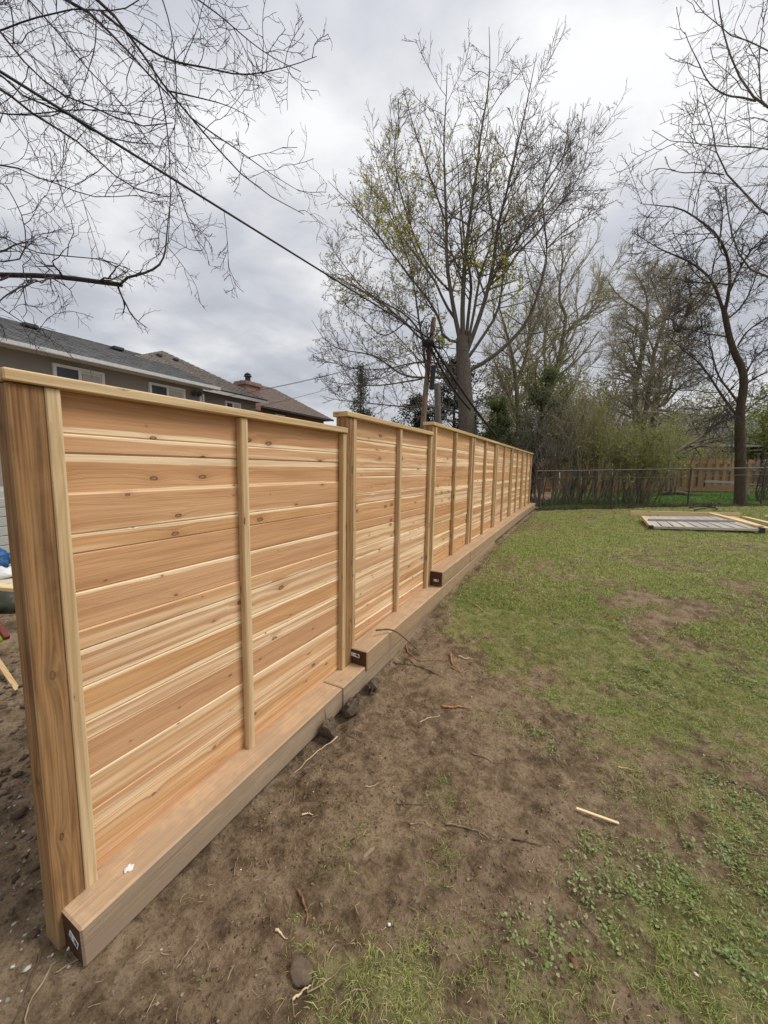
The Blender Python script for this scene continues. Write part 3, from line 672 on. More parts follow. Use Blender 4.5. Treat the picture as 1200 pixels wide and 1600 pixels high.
# squared lath
a = gnd(900, 1267, .012); b = gnd(967, 1289, .012); d_ = b - a
o = piece('wood_lath', (0, 0, 0), (float(np.linalg.norm(d_)), .014, .007), MAT['newpine'], None, .001, streak=.8); o.location = tuple((a + b) / 2); o.rotation_euler = (0, 0, math.atan2(d_[1], d_[0])); tag(o, 'clean white wood lath offcut on the bare patch', 'wood lath')

# ================================================================ LUMBER ON THE LAWN
def beamo(name, a, b, w, t, mat, parent=None, **kw):
    a = np.array(a, float); b = np.array(b, float); d_ = b - a; Ln = float(np.linalg.norm(d_))
    o = piece(name, (-Ln / 2, -w / 2, -t / 2), (Ln / 2, w / 2, t / 2), mat, None, .003, **kw)
    m_ = (a + b) / 2; o.rotation_euler = (0, -math.asin(d_[2] / Ln), math.atan2(d_[1], d_[0])); WORLD[o.name] = Vector(m_)
    if parent is not None: o.parent = parent; o.location = Vector(m_) - WORLD[parent.name]
    else: o.location = tuple(m_)
    return o
def G(u, v, h): 
    p = onz(u, v, .5)
    for _ in range(5): p = onz(u, v, gz1(p[0], p[1]) + h)
    return p
o = beamo('lumber_beam', G(985, 802, .05), G(1156, 806, .05), .04, .15, MAT['newpine'], streak=.7, tone=.1); tag(o, 'long pale plank on edge behind the grey panel on the lawn', 'plank')
A_ = G(1003, 808, .10); B_ = G(1017, 824, .06); C_ = G(1190, 828, .06); D_ = G(1118, 809, .10)
pan = empty('fence_panel', (A_ + C_) / 2 * [1, 1, 0] + [0, 0, .5], 'weathered grey fence panel in a frame lying flat on the lawn', 'fence panel')
beamo('frame_rail', A_, B_, .04, .07, MAT['newpine'], pan, streak=.3); beamo('frame_rail', B_, C_, .035, .05, MAT['oldboard'], pan, streak=.8, tone=.2); beamo('frame_rail', A_ + [0, .02, 0], D_, .04, .05, MAT['oldboard'], pan, streak=.6)
beamo('frame_rail', D_, C_, .04, .05, MAT['newpine'], pan, streak=.6)
def lp(s, t, h=0): return (A_ * (1 - s) + D_ * s) * (1 - t) + (B_ * (1 - s) + C_ * s) * t + np.array([0, 0, h])
for i in range(9):
    s = (i + .5) / 9; beamo('slat', lp(s, .03, .02), lp(s, .97, .015), .96 * np.linalg.norm(lp(s, .5) - lp(s + 1 / 9, .5)), .02, MAT['oldboard'], pan, streak=float([1., .8, .9, 1., .2, .1, .5, .1, .3][i]), tone=float(rng.rand()))
beamo('cross_rail', lp(.02, .5, .05), lp(.98, .5, .05), .05, .05, MAT['oldboard'], pan, tone=1.)
for s, t in ((.0, 1.), (1., 1.)):
    q_ = lp(s, t, -.01); piece('metal_bracket', q_ - [.045, .045, .05], q_ + [.045, .045, .055], MAT['ink'], pan, .004)
o = beamo('lumber_board', G(1111, 802, .14), G(1188, 822, .12), .14, .03, MAT['newpine'], streak=.8); tag(o, 'pale board laid slantwise over the corner of the grey panel', 'board')
o = beamo('lumber_board', G(1142, 808, .10), G(1200, 826, .08), .13, .035, MAT['newpine'], tone=.7, streak=.2); tag(o, 'orange-tinted board right of the slanting pale board', 'board')
o = beamo('lumber_board', G(1163, 808, .09), G(1225, 823, .08), .12, .035, MAT['newpine'], streak=.5); tag(o, 'outer pale board farthest right of the lumber pile', 'board')
o = beamo('lumber_board', G(1196, 806, .06), G(1240, 810, .06), .1, .035, MAT['newpine'], streak=.9); tag(o, 'white board end just entering at the right edge of the lawn', 'board')

# ================================================================ HOUSES ON THE LEFT
n = NM('stucco_grey', .9, .15); t_ = n.N('ShaderNodeTexCoord'); z1 = n.noise(t_.outputs['Object'], 40, 4, .7); z2 = n.noise(t_.outputs['Object'], 1.2, 4, .6)
n.color(n.mix(n.ss(z2, .3, .7), (.25, .235, .215), (.29, .27, .25))); n.bump(z1, .4, .01); MAT['stucco'] = n.m
n = NM('stucco_tan', .9, .15); t_ = n.N('ShaderNodeTexCoord'); z1 = n.noise(t_.outputs['Object'], 40, 4, .7)
n.color(n.mix(z1, (.24, .22, .19), (.28, .25, .22))); n.bump(z1, .4, .01); MAT['stucco2'] = n.m
MAT['shingle_grey'] = flat('grey_shingle', (.16, .165, .162), .95, .25, 6, c2=(.085, .09, .09)); MAT['shingle_brown'] = flat('brown_shingle', (.22, .188, .16), .95, .25, 6, c2=(.12, .1, .088))
MAT['shingle_drk'] = flat('dark_brown_shingle', (.2, .15, .125), .95, .25, 6, c2=(.11, .085, .07))
MAT['white'] = flat('white_paint', (.74, .74, .73), .5, .04); MAT['gutter'] = flat('pale_metal_gutter', (.55, .56, .55), .4, .06)
MAT['brick'] = None
def brickmat(name, c1, c2, mo, sc):
    n = NM(name, .9, .15); t_ = n.N('ShaderNodeTexCoord'); mp = n.N('ShaderNodeMapping'); mp.inputs['Rotation'].default_value = (rad(90), 0, 0)
    b = n.N('ShaderNodeTexBrick'); b.inputs['Scale'].default_value = sc; b.inputs['Color1'].default_value = c1 + (1,); b.inputs['Color2'].default_value = c2 + (1,); b.inputs['Mortar'].default_value = mo + (1,)
    n.L(t_.outputs['Object'], mp.inputs[0]); n.L(mp.outputs[0], b.inputs[0]); n.color(b.outputs[0]); return n.m
MAT['brick'] = brickmat('brown_brick', (.22, .13, .085), (.16, .09, .06), (.2, .17, .14), 4); MAT['chimney'] = brickmat('pink_brick', (.34, .19, .15), (.27, .15, .12), (.3, .25, .22), 5)
gn = NM('window_glass', .08, .6); gn.color((.03, .035, .04)); MAT['glass'] = gn.m
MAT['curtain'] = flat('pale_curtain', (.5, .48, .44), .9, .08)
def box(name, lo, hi, mat, parent=None, ch=.0, smooth=False):
    lo = np.array(lo, float); hi = np.array(hi, float); bm = bmesh.new(); bmesh.ops.create_cube(bm, size=1)
    for v in bm.verts: v.co = Vector((v.co[i] * (hi - lo)[i] for i in range(3)))
    if ch: bmesh.ops.bevel(bm, geom=list(bm.edges), offset=ch, segments=1, affect='EDGES')
    return bmobj(name, bm, mat, parent, (lo + hi) / 2)
def poly(name, V, F, mat, parent, th=0):
    V = np.array(V, float); c = V.mean(0); bm = bmesh.new(); vs = [bm.verts.new(v - c) for v in V]
    for f in F: bm.faces.new([vs[i] for i in f])
    bmesh.ops.recalc_face_normals(bm, faces=bm.faces)
    if th: bmesh.ops.solidify(bm, geom=list(bm.faces), thickness=th)
    return bmobj(name, bm, mat, parent, c)
def shingle_rows(parent, E0, E1, R0, R1, rows, mat, name='shingle_course', th=.02, tabs=0):
    """courses from eave E0-E1 up to ridge R0-R1; every course overlaps the one below"""
    E0, E1, R0, R1 = map(lambda a: np.array(a, float), (E0, E1, R0, R1)); nrm = np.cross(E1 - E0, R0 - E0); nrm /= np.linalg.norm(nrm)
    if nrm[2] < 0: nrm = -nrm
    V = []; F = []
    for r in range(rows):
        a, b = r / rows, (r + 1.15) / rows; b = min(b, 1.0)
        ends = [(E0 + (R0 - E0) * a, E1 + (R1 - E1) * a), (E0 + (R0 - E0) * b, E1 + (R1 - E1) * b)]
        nt_ = max(1, tabs)
        for j in range(nt_):
            s0, s1 = (j + (.5 * (r % 2) / nt_ * 0)) / nt_, (j + .97) / nt_ if nt_ > 1 else 1
            k = (rng.rand() * .008 if nt_ > 1 else 0)
            p = [ends[0][0] + (ends[0][1] - ends[0][0]) * s0 + nrm * (th + k), ends[0][0] + (ends[0][1] - ends[0][0]) * s1 + nrm * (th + k), ends[1][0] + (ends[1][1] - ends[1][0]) * s1 + nrm * .004, ends[1][0] + (ends[1][1] - ends[1][0]) * s0 + nrm * .004]
            low = [p[0] - nrm * th, p[1] - nrm * th]; i = len(V); V += [tuple(q_) for q_ in p + low]; F += [(i, i + 1, i + 2, i + 3), (i + 4, i + 5, i + 1, i)]
    loc = np.array(WORLD[parent.name]); me = bpy.data.meshes.new(name); me.from_pydata([tuple(np.array(v) - loc) for v in V], [], F); o = link(name, me, mat, parent, loc); o['kind'] = 'stuff'; return o
def window(parent, x, y0, y1, z0, z1, split=True, blind=True):
    f = empty_part('window', (x, (y0 + y1) / 2, (z0 + z1) / 2), parent)
    t = .07
    bm = bmesh.new()
    for lo, hi in (((0, y0, z1 - t), (.08, y1, z1)), ((0, y0, z0), (.08, y1, z0 + t)), ((0, y0, z0 + t), (.08, y0 + t, z1 - t)), ((0, y1 - t, z0 + t), (.08, y1, z1 - t))) + ((((0, (y0 + y1) / 2 - t / 2, z0 + t), (.07, (y0 + y1) / 2 + t / 2, z1 - t)),) if split else ()):
        c = [(a + b) / 2 for a, b in zip(lo, hi)]; s = [b - a for a, b in zip(lo, hi)]
        bmesh.ops.create_cube(bm, size=1, matrix=Matrix.Translation((c[0], c[1] - (y0 + y1) / 2, c[2] - (z0 + z1) / 2)) @ Matrix.Diagonal((*s, 1)))
    me_o = bmobj('window', bm, MAT['white'], parent, (x, (y0 + y1) / 2, (z0 + z1) / 2))
    ym = (y0 + y1) / 2
    p1 = box('pane', (x + .012, y0 + t, z0 + t), (x + .03, ym - t / 2 if split else y1 - t, z1 - t), MAT['glass'], None); reparent(p1, me_o)
    if split:
        p2 = box('sash', (x + .035, ym + .05, z0 + t + .001), (x + .055, y1 - t - .04, z1 - t - .06), MAT['glass'] if not blind else MAT['curtain'], None); reparent(p2, me_o)
        p3 = box('sash', (x + .01, ym + t / 2, z0 + t), (x + .03, y1 - t, z1 - t), MAT['white'], None); reparent(p3, me_o)
    return me_o
def empty_part(*a): return None
def reparent(o, p): o.location = WORLD[o.name] - WORLD[p.name]; o.parent = p
h1 = empty('grey_house', (-16, 2, 0), 'grey stucco house with dark shingle roof and white gutter right behind the fence', 'house')
box('wall', (-20, -14, -.3), (-12, 9.15, 4.33), MAT['stucco'], h1)
poly('roof', [(-11.62, -15, 4.36), (-11.62, 9.45, 4.36), (-16, 9.75, 5.98), (-16, -15, 5.98), (-20.4, 9.45, 4.36), (-20.4, -15, 4.36), ], [(0, 1, 2, 3), (3, 2, 4, 5)], MAT['shingle_grey'], h1, .06)
shingle_rows(h1, (-11.60, -6, 4.37), (-11.60, 9.45, 4.37), (-16, -6, 5.995), (-16, 9.75, 5.995), 17, MAT['shingle_grey'], tabs=46)
poly('gable_wall', [(-12, 9.151, 4.3), (-20, 9.151, 4.3), (-16, 9.151, 5.9)], [(0, 1, 2)], MAT['stucco'], h1, .05)
box('soffit', (-12.0, -15, 4.27), (-11.64, 9.4, 4.30), MAT['white'], h1)
bm = bmesh.new()
for lo, hi in (((-11.64, -15, 4.24), (-11.60, 9.45, 4.38)), ((-11.60, -15, 4.25), (-11.48, 9.45, 4.262)), ((-11.49, -15, 4.262), (-11.475, 9.45, 4.35))):
    c = [(a + b) / 2 for a, b in zip(lo, hi)]; s = [b - a for a, b in zip(lo, hi)]; bmesh.ops.create_cube(bm, size=1, matrix=Matrix.Translation((c[0] + 11.55, c[1] + 2.8, c[2] - 4.3)) @ Matrix.Diagonal((*s, 1)))
bmobj('gutter', bm, MAT['gutter'], h1, (-11.55, -2.8, 4.3))
window(h1, -11.998, 4.86, 6.02, 3.35, 4.13); window(h1, -11.998, 7.24, 8.42, 3.4, 4.14)
for y, z in ((7.0, 0), (9.4, 0)):     # roof vents
    xx = -14.9; zz_ = 4.36 + (11.62 + xx) / (11.62 - 16) * 1.62; b_ = box('roof_vent', (xx - .15, y - 1.6, zz_ + .03), (xx + .15, y - 1.25, zz_ + .14), MAT['ink'], h1, .02)
fx = box('floodlight', (-11.995, 8.72, 4.0), (-11.9, 8.82, 4.12), MAT['ink'], h1, .01)
for dy in (-.09, .09):
    bm = bmesh.new(); bmesh.ops.create_cone(bm, cap_ends=True, segments=12, radius1=.05, radius2=.085, depth=.13, matrix=Matrix.Rotation(rad(70), 4, 'Y')); o = bmobj('lamp_head', bm, MAT['ink'], None, (-11.84, 8.77 + dy, 4.04)); reparent(o, fx)
window(h1, -11.998, 8.96, 9.13, 3.75, 4.1, split=False)
h2 = empty('brown_roof_house', (-17, 11, 0), 'house with brown hip roof and brick chimney behind the grey house', 'house')
box('wall', (-21, 9.2, -.3), (-13, 12.5, 4.45), MAT['stucco2'], h2)
R2 = [(-12.62, 12.85, 4.5), (-12.62, 6, 4.5), (-17, 11.0, 6.62), (-22, 12.85, 4.5), (-22, 6, 4.5)]
poly('roof', R2, [(0, 1, 2), (0, 2, 3), (2, 4, 3), (1, 4, 2)], MAT['shingle_brown'], h2, .06)
shingle_rows(h2, (-12.60, 6.2, 4.51), (-12.60, 12.87, 4.51), (-17, 10.98, 6.635), (-17, 11.02, 6.635), 20, MAT['shingle_brown'], tabs=22)
box('fascia', (-12.66, 9.3, 4.36), (-12.60, 12.86, 4.47), MAT['gutter'], h2)
for y in (9.9, 10.6):
    xx = -15.6; zz_ = 4.5 + (xx + 12.62) / (-17 + 12.62) * 2.12; box('roof_vent', (xx - .1, y - .06, zz_ + .02), (xx + .1, y + .12, zz_ + .12), MAT['ink'], h2, .02)
window(h2, -12.998, 10.85, 11.62, 3.4, 4.22)
bm = bmesh.new()
for s, z0, z1 in ((.36, 4.4, 5.50), (.43, 5.50, 5.60), (.40, 5.60, 5.68)): bmesh.ops.create_cube(bm, size=1, matrix=Matrix.Translation((0, 0, (z0 + z1) / 2)) @ Matrix.Diagonal((s * 2, s * 2.5, z1 - z0, 1)))
ch_ = bmobj('chimney', bm, MAT['chimney'], h2, (-15, 13.95, 0)); ch_.location = Vector((-15, 13.95, 0)) - WORLD[h2.name]
bm = bmesh.new(); bmesh.ops.create_cone(bm, cap_ends=True, segments=12, radius1=.13, radius2=.13, depth=.34, matrix=Matrix.Translation((0, 0, 5.83))); bmesh.ops.create_cone(bm, cap_ends=True, segments=12, radius1=.2, radius2=.16, depth=.05, matrix=Matrix.Translation((0, 0, 6.0))); bmesh.ops.create_cone(bm, cap_ends=True, segments=12, radius1=.17, radius2=.05, depth=.09, matrix=Matrix.Translation((0, 0, 6.11)))
fl = bmobj('flue_cap', bm, MAT['ink'], None, (-15, 13.95, 0)); WORLD[fl.name] = Vector((-15, 13.95, 0)); WORLD[ch_.name] = Vector((-15, 13.95, 0)); reparent(fl, ch_)
h3 = empty('distant_house', (-20, 21, 0), 'farther house with reddish brown hip roof beside the chimney', 'house')
box('wall', (-26, 17.4, -.3), (-18.4, 24.6, 5.25), MAT['brick'], h3)
poly('roof', [(-18, 17.0, 5.3), (-18, 25.4, 5.3), (-22, 19.8, 7.6), (-22, 23.0, 7.6), (-26, 17.0, 5.3), (-26, 25.4, 5.3)], [(0, 1, 3, 2), (1, 5, 3), (0, 2, 4), (2, 3, 5, 4)], MAT['shingle_drk'], h3, .06)
shingle_rows(h3, (-17.98, 17.0, 5.31), (-17.98, 25.4, 5.31), (-22, 19.8, 7.62), (-22, 23.0, 7.62), 18, MAT['shingle_drk'], tabs=20)
box('fascia', (-18.05, 17.0, 5.22), (-17.98, 25.4, 5.28), MAT['ink'], h3)
window(h3, -18.398, 19.3, 20.2, 4.3, 5.05)

# ---- things glimpsed past the corner post
MAT['siding'] = flat('grey_siding', (.42, .42, .4), .7, .05)
sd = empty('garden_shed', (-7.5, 2.4, 0), 'low pale shed of lapped siding seen past the corner post', 'shed')
for k in range(9): box('siding_board', (-7.52 + .0 * k, 1.2, -.1 + .14 * k), (-7.48, 3.4, .035 + .14 * k), MAT['siding'], sd, .01)
box('wall', (-8.9, 1.2, -.15), (-7.53, 3.4, 1.25), MAT['siding'], sd)
MAT['tarp'] = flat('blue_tarp', (.03, .13, .36), .5, .3, 9, bumpy=.8); 
pl = empty('wooden_pallet', (-6.95, 2.06, -.03), 'low stack of boards carrying the tarp and sack past the corner post', 'pallet')
for k in range(3):
    for j in range(3): box('slat', (-7.35, 1.72 + .26 * j, .0 + .035 * k + .0), (-6.55, 1.92 + .26 * j, .03 + .035 * k), MAT['oldboard'], pl, .004)
rock('tarp_bundle', (-7.1, 2.08, .34), (.15, .2, .14), MAT['tarp'], 'crumpled blue tarp just visible past the corner post', 'tarp', 21, .5)
rock('plastic_sack', (-7.0, 2.06, .16), (.12, .2, .09), MAT['white'], 'white plastic sack under the blue tarp', 'sack', 22, .4)
rock('garden_bag', (-5.9, 1.80, .05), (.2, .2, .16), flat('olive_plastic', (.05, .055, .035), .5), 'dark green bag beside the white sack', 'bag', 23, .3)
MAT['rustred'] = flat('rust_red_paint', (.2, .05, .035), .7, .2)
o = beamo('barrow_handle', (-4.9, 1.25, .55), (-4.25, 1.26, .2), .04, .04, MAT['rustred']); tag(o, 'rusty red sloping handle behind the corner post', 'handle')
o = beamo('lumber_board', (-5.6, 1.5, .38), (-4.5, 1.9, .36), .12, .04, MAT['newpine']); tag(o, 'pale board end behind the corner post', 'board')
o = beamo('garden_stake', (-4.4, 1.18, .12), (-3.7, 1.14, -.08), .035, .035, MAT['trim']); tag(o, 'slanting wooden stake low behind the corner post', 'stake')
rock('safety_vest', (-4.6, 1.25, .12), (.08, .08, .08), flat('hivis_fabric', (.36, .5, .03), .8, .1), 'bright yellow safety cloth on the dug soil', 'cloth', 24, .5)
rock('orange_cloth', (-4.75, 1.3, .26), (.06, .06, .03), flat('orange_fabric', (.4, .07, .02), .8, .1), 'orange-red cloth scrap above the yellow one', 'cloth', 25, .5)

# ================================================================ POLES AND CABLES
MAT['pole'] = bark('pole_wood', (.26, .185, .13), (.13, .085, .06), 5); MAT['cable'] = flat('black_cable', (.03, .028, .03), .6, .1)
up_ = empty('utility_pole', at(660, 700, 11), 'weathered leaning wooden utility pole with cable tangle and black box', 'utility pole')
P = resample([at(658, 720, 11), at(661, 660, 11), at(667, 590, 11), at(673, 540, 11), at(678, 497, 11)], 14); P[0, 2] = -.1
tube_obj('shaft', P[None], (np.linspace(.085, .068, 14))[None], MAT['pole'], up_, 12)
bx = at(676, 590, 10.9)
o = piece('terminal_box', (-.07, -.07, -.33), (.07, .07, .33), MAT['cable'], None, .02); o.location = Vector(bx) - WORLD[up_.name]; o.parent = up_; o.rotation_euler = (0, .08, .3)
bm = bmesh.new(); bmesh.ops.create_cone(bm, cap_ends=True, segments=14, radius1=.11, radius2=.1, depth=.28); o = bmobj('cable_joint', bm, MAT['cable'], up_, at(670, 535, 10.8), True); o.rotation_euler = (.2, 1.2, .4)
tw = []
for i in range(22):
    c0 = at(668 + rng.randn() * 5, 530 + rng.randn() * 10, 10.85); tw.append(resample([c0 + rng.randn(3) * .05, c0 + rng.randn(3) * .22, c0 + rng.randn(3) * .22, at(674 + rng.randn() * 4, 575 + rng.randn() * 20, 10.9)], 10))
tube_obj('wire_tangle', np.array(tw), np.full((22, 10), .011), MAT['cable'], up_, 4)
sp2 = empty('short_pole', at(686, 690, 12.5), 'short grey wooden post standing between leaning pole and maple trunk', 'pole')
tube_obj('shaft', resample([at(686, 700, 12.5), at(683, 600, 12.5)], 8)[None], np.full((1, 8), .1), bark('grey_pole', (.2, .18, .16), (.11, .1, .09)), sp2, 10)
def cable(name, a, b, sag, r, label, n=40, braid=0):
    a = np.array(a); b = np.array(b); t = np.linspace(0, 1, n)[:, None]; P = a * (1 - t) + b * t; P[:, 2] -= sag * 4 * (t * (1 - t))[:, 0]
    Ps = [P]; 
    for k in range(braid):
        ph = k * 2.1; Q_ = P + np.stack([np.sin(t[:, 0] * 90 + ph) * r * 1.0, np.zeros(n), np.cos(t[:, 0] * 90 + ph) * r * 1.0], 1); Ps.append(Q_)
    V, F = tubes(np.array(Ps), np.array([np.full(n, r)] + [np.full(n, r * .5)] * braid), 6); me = quads_mesh(name, V - P[0], F, True); o = link(name, me, MAT['cable'], None, P[0]); tag(o, label, 'cable'); return o
cable('overhead_cable', at(-260, -50, 3.4), at(670, 528, 10.9), .0, .0165, 'thick black cable crossing the sky to the leaning pole', 60)
cable('overhead_cable', at(672, 532, 10.9), at(777, 684, 12.8), .1, .036, 'thick cable bundle dropping from the leaning pole past the maple trunk')
cable('overhead_cable', at(674, 545, 10.9), at(735, 640, 12.4), .15, .03, 'second dark bundle under the first between pole and maple')
cable('utility_wire', at(322, 625, 13), at(668, 545, 11), .1, .006, 'lowest thin wire from the grey house to the pole')
cable('utility_wire', at(400, 610, 16), at(668, 538, 11), .15, .006, 'upper thin wire from the chimney side to the pole')
cable('utility_wire', at(380, 640, 16), at(672, 560, 11), .1, .006, 'middle thin wire passing above the farther house')
cable('utility_wire', at(676, 540, 11), at(1300, 600, 26), .3, .01, 'thin wire running right from the pole across the trees')
cable('utility_wire', at(676, 555, 11), at(1300, 640, 26), .3, .01, 'lower thin wire running right across the tree trunks')

# ================================================================ TREES
def limbset(lst, D0, rng, r0, r1, K=14, spread=2.5, root=None):
    Ps, Rs = [], []
    for i, it in enumerate(lst):
        pts, ra, rb = it[0], it[1], it[2]; dd = (it[3] if len(it) > 3 else rng.uniform(-spread, spread))
        m = len(pts); s = np.r_[0, np.cumsum([math.dist(pts[k], pts[k + 1]) for k in range(m - 1)])]; s = s / s[-1]
        d0 = it[4] if len(it) > 4 else 0
        P = [at(u, v, D0 + d0 + dd * s[k] ** 1.2) for k, (u, v) in enumerate(pts)]
        Ps.append(resample(P, K)); Rs.append(np.linspace(ra, rb, K))
    return np.array(Ps), np.array(Rs)
def make_tree(name, label, cat, base, trunk, limbs, levels, barkm, twigm, rng, sides=8, group=None, parent_twig_from='all'):
    t = empty(name, base, label, cat, group)
    if trunk is not None: 
        TP, TR = trunk; tube_obj('trunk', TP[None], TR[None], barkm, t, 14, rough=.04, rng=rng)
    for i in range(len(limbs[0])): tube_obj('branch', limbs[0][i:i + 1], limbs[1][i:i + 1], barkm, t, sides)
    P, R = limbs; allP = []; lastP = None
    for kw in levels:
        s_ = kw.pop('sides', 3); P, R = grow(P, R, rng=rng, **kw); allP.append((P, R, s_))
    V = []; F = []; o_ = 0
    for P_, R_, s_ in allP:
        v, f = tubes(P_, R_, s_); V.append(v); F.append(f + o_); o_ += len(v)
    V = np.concatenate(V); F = np.concatenate(F); loc = np.array(WORLD[t.name])
    o = link('twigs', quads_mesh('twigs', V - loc, F, True), twigm, t, loc); o['kind'] = 'stuff'
    return t, allP
UPW = (0, 0, 1)
# ---- the maple in the middle
tr = np.random.RandomState(21)
trunkP = resample([at(732, 700, 16), at(729, 660, 16), at(727, 620, 16), at(725, 580, 16), at(723, 545, 16), at(722, 528, 16)], 18); trunkP[0, 2] = -.2
ML = [
 ([(723, 550), (712, 500), (703, 450), (697, 400), (698, 350), (695, 290), (693, 210), (697, 165), (699, 101)], .13, .012),
 ([(724, 545), (722, 490), (725, 430), (730, 366), (745, 270), (751, 205), (764, 140), (766, 90), (764, 42)], .14, .011),
 ([(727, 545), (733, 480), (738, 440), (727, 395), (722, 337), (717, 300), (716, 255), (706, 220)], .10, .012),
 ([(729, 550), (750, 495), (764, 447), (772, 407), (776, 360), (784, 330), (797, 280), (807, 232), (818, 186), (830, 128), (839, 82)], .13, .010),
 ([(729, 545), (741, 487), (747, 445), (757, 407), (772, 372), (769, 330), (760, 293), (772, 240), (776, 193)], .085, .01),
 ([(731, 560), (755, 525), (778, 490), (785, 450), (788, 395), (776, 350), (800, 290), (830, 230), (862, 190)], .08, .01),
 ([(731, 580), (765, 562), (800, 532), (827, 500), (845, 447), (855, 407), (855, 385), (849, 340), (847, 300), (860, 250), (879, 210)], .11, .01),
 ([(764, 447), (787, 430), (810, 392), (840, 367), (862, 335), (890, 300), (914, 262), (925, 182)], .06, .009),
 ([(752, 490), (770, 430), (795, 400), (812, 372), (828, 340), (857, 300), (883, 250), (891, 166)], .06, .009),
 ([(855, 388), (875, 372), (895, 362), (925, 337), (942, 318)], .03, .008),
 ([(718, 535), (692, 530), (690, 508), (675, 475), (650, 445), (622, 407), (597, 377), (580, 355), (550, 330)], .08, .01),
 ([(712, 500), (692, 470), (682, 440), (655, 407), (630, 372), (605, 335), (588, 250), (580, 235)], .07, .01),
 ([(703, 455), (680, 432), (660, 400), (640, 350), (625, 300), (615, 250), (618, 200), (630, 150)], .06, .01),
 ([(668, 600), (662, 540), (654, 500), (650, 465), (643, 422), (628, 377), (612, 330), (600, 300)], .07, .012),
 ([(690, 545), (662, 535), (632, 503), (587, 465), (550, 445), (517, 427), (500, 410)], .06, .01),
 ([(660, 525), (640, 495), (610, 478), (575, 460), (545, 425), (525, 397), (505, 365)], .05, .009),
 ([(720, 590), (665, 590), (642, 590), (620, 582), (597, 562), (575, 552), (530, 547), (507, 532), (487, 500)], .07, .009),
 ([(660, 592), (630, 597), (600, 602), (567, 603), (530, 600), (492, 588)], .045, .008),
 ([(720, 572), (665, 565), (635, 568), (610, 577), (555, 577), (517, 566), (487, 557)], .05, .008),
 ([(726, 650), (700, 638), (667, 637), (620, 635), (580, 630), (530, 626), (500, 618)], .055, .008),
 ([(640, 497), (615, 520), (595, 527), (570, 500), (545, 480), (520, 470)], .035, .008),
 ([(732, 632), (755, 622), (780, 622), (805, 600)], .05, .01),
 ([(730, 617), (752, 585), (767, 560), (790, 545)], .035, .008),
 ([(672, 585), (640, 545), (600, 505), (585, 480)], .03, .008),
 ([(645, 440), (605, 385), (565, 335), (532, 302), (512, 282)], .045, .01, -1.), ([(658, 408), (625, 335), (600, 275), (588, 222)], .045, .01, 1.5), ([(699, 355), (672, 275), (648, 205), (630, 140)], .05, .01, -1.5), ([(855, 388), (890, 352), (925, 334), (945, 324)], .04, .01, .5), ([(846, 295), (880, 245), (908, 200), (912, 160)], .04, .01, -1.), ([(600, 480), (560, 450), (530, 440), (505, 400)], .03, .01, 1.), ([(610, 330), (575, 290), (560, 262)], .03, .01, 0.), ([(789, 395), (830, 350), (870, 290), (900, 240)], .05, .01, 2.),
 ([(728, 640), (708, 610), (690, 590), (676, 560), (668, 520)], .06, .02), ([(726, 620), (700, 590), (684, 552), (690, 520)], .05, .02), ([(727, 600), (705, 570), (695, 545), (670, 530)], .045, .015), ([(729, 655), (700, 660), (680, 640), (650, 655), (630, 650)], .04, .01), ([(733, 650), (750, 665), (770, 655), (785, 640)], .04, .01), ([(730, 600), (745, 615), (765, 600), (800, 590)], .03, .01),
]
lim = limbset(ML, 16, tr, 0, 0, 16, 2.4); lim = (lim[0], lim[1] * .8)
lv = [dict(n=21, lenf=.25, ang=.85, up=.45, K=7, wig=.13, t0=.2, t1=.92, rr=.5, rmin=.0115, sides=4, upv=UPW, Lmax=2.6), dict(n=8, lenf=.42, ang=.85, up=.35, K=5, wig=.17, t0=.15, rr=.6, rmin=.009, upv=UPW, Lmax=1.0), dict(n=5, lenf=.42, ang=.85, up=.25, K=3, wig=.16, t0=.2, rr=.7, rmin=.0068, Lmax=.42)]
mt, mall = make_tree('maple_tree', 'tall bare maple with sparse yellow-green buds rising behind the fence', 'tree', (trunkP[0][0], trunkP[0][1], 0), (trunkP, np.linspace(.36, .25, 18)), lim, lv, MAT['bark_maple'], MAT['twig_grey'], tr)
tips = mall[2][0][:, 1:].reshape(-1, 3); tips1 = mall[1][0][:, 1:].reshape(-1, 3)
def pix(Pw):
    q_ = (Pw - np.array([0, 0, H])) @ Mr; return 600 + 600 * q_[:, 0] / -q_[:, 2], 800 - 600 * q_[:, 1] / -q_[:, 2]
# leaves open only on the sheltered lower left side of the crown
cenl = at(668, 400, 16); dl = np.linalg.norm((tips - cenl) * [1, .6, .85], axis=1); pk = np.clip(1.2 - dl / 4.0, 0, 1) * (.35 + 1.3 * (fbm(tips[:, 0] * 1.0, tips[:, 2] * 1.0, 1.4, 3) > .5))
sel = tips[tr.rand(len(tips)) < pk * .36]; sel = np.repeat(sel, 3, 0)
leaves('leaves', sel, .068, tr, MAT['leaf'], mt, [(.50, .47, .10), (.58, .52, .14), (.40, .40, .09), (.62, .54, .2)], .75, .2, jit=.05)
cb_ = at(745, 480, 16); dl = np.linalg.norm(tips1 - cb_, axis=1); s2_ = tips1[(dl < 2.1) & (tr.rand(len(tips1)) < .55)]
leaves('leaves', np.repeat(s2_, 3, 0), .10, tr, MAT['leaf'], mt, [(.48, .5, .08), (.56, .54, .1)], .75, .1, jit=.08)

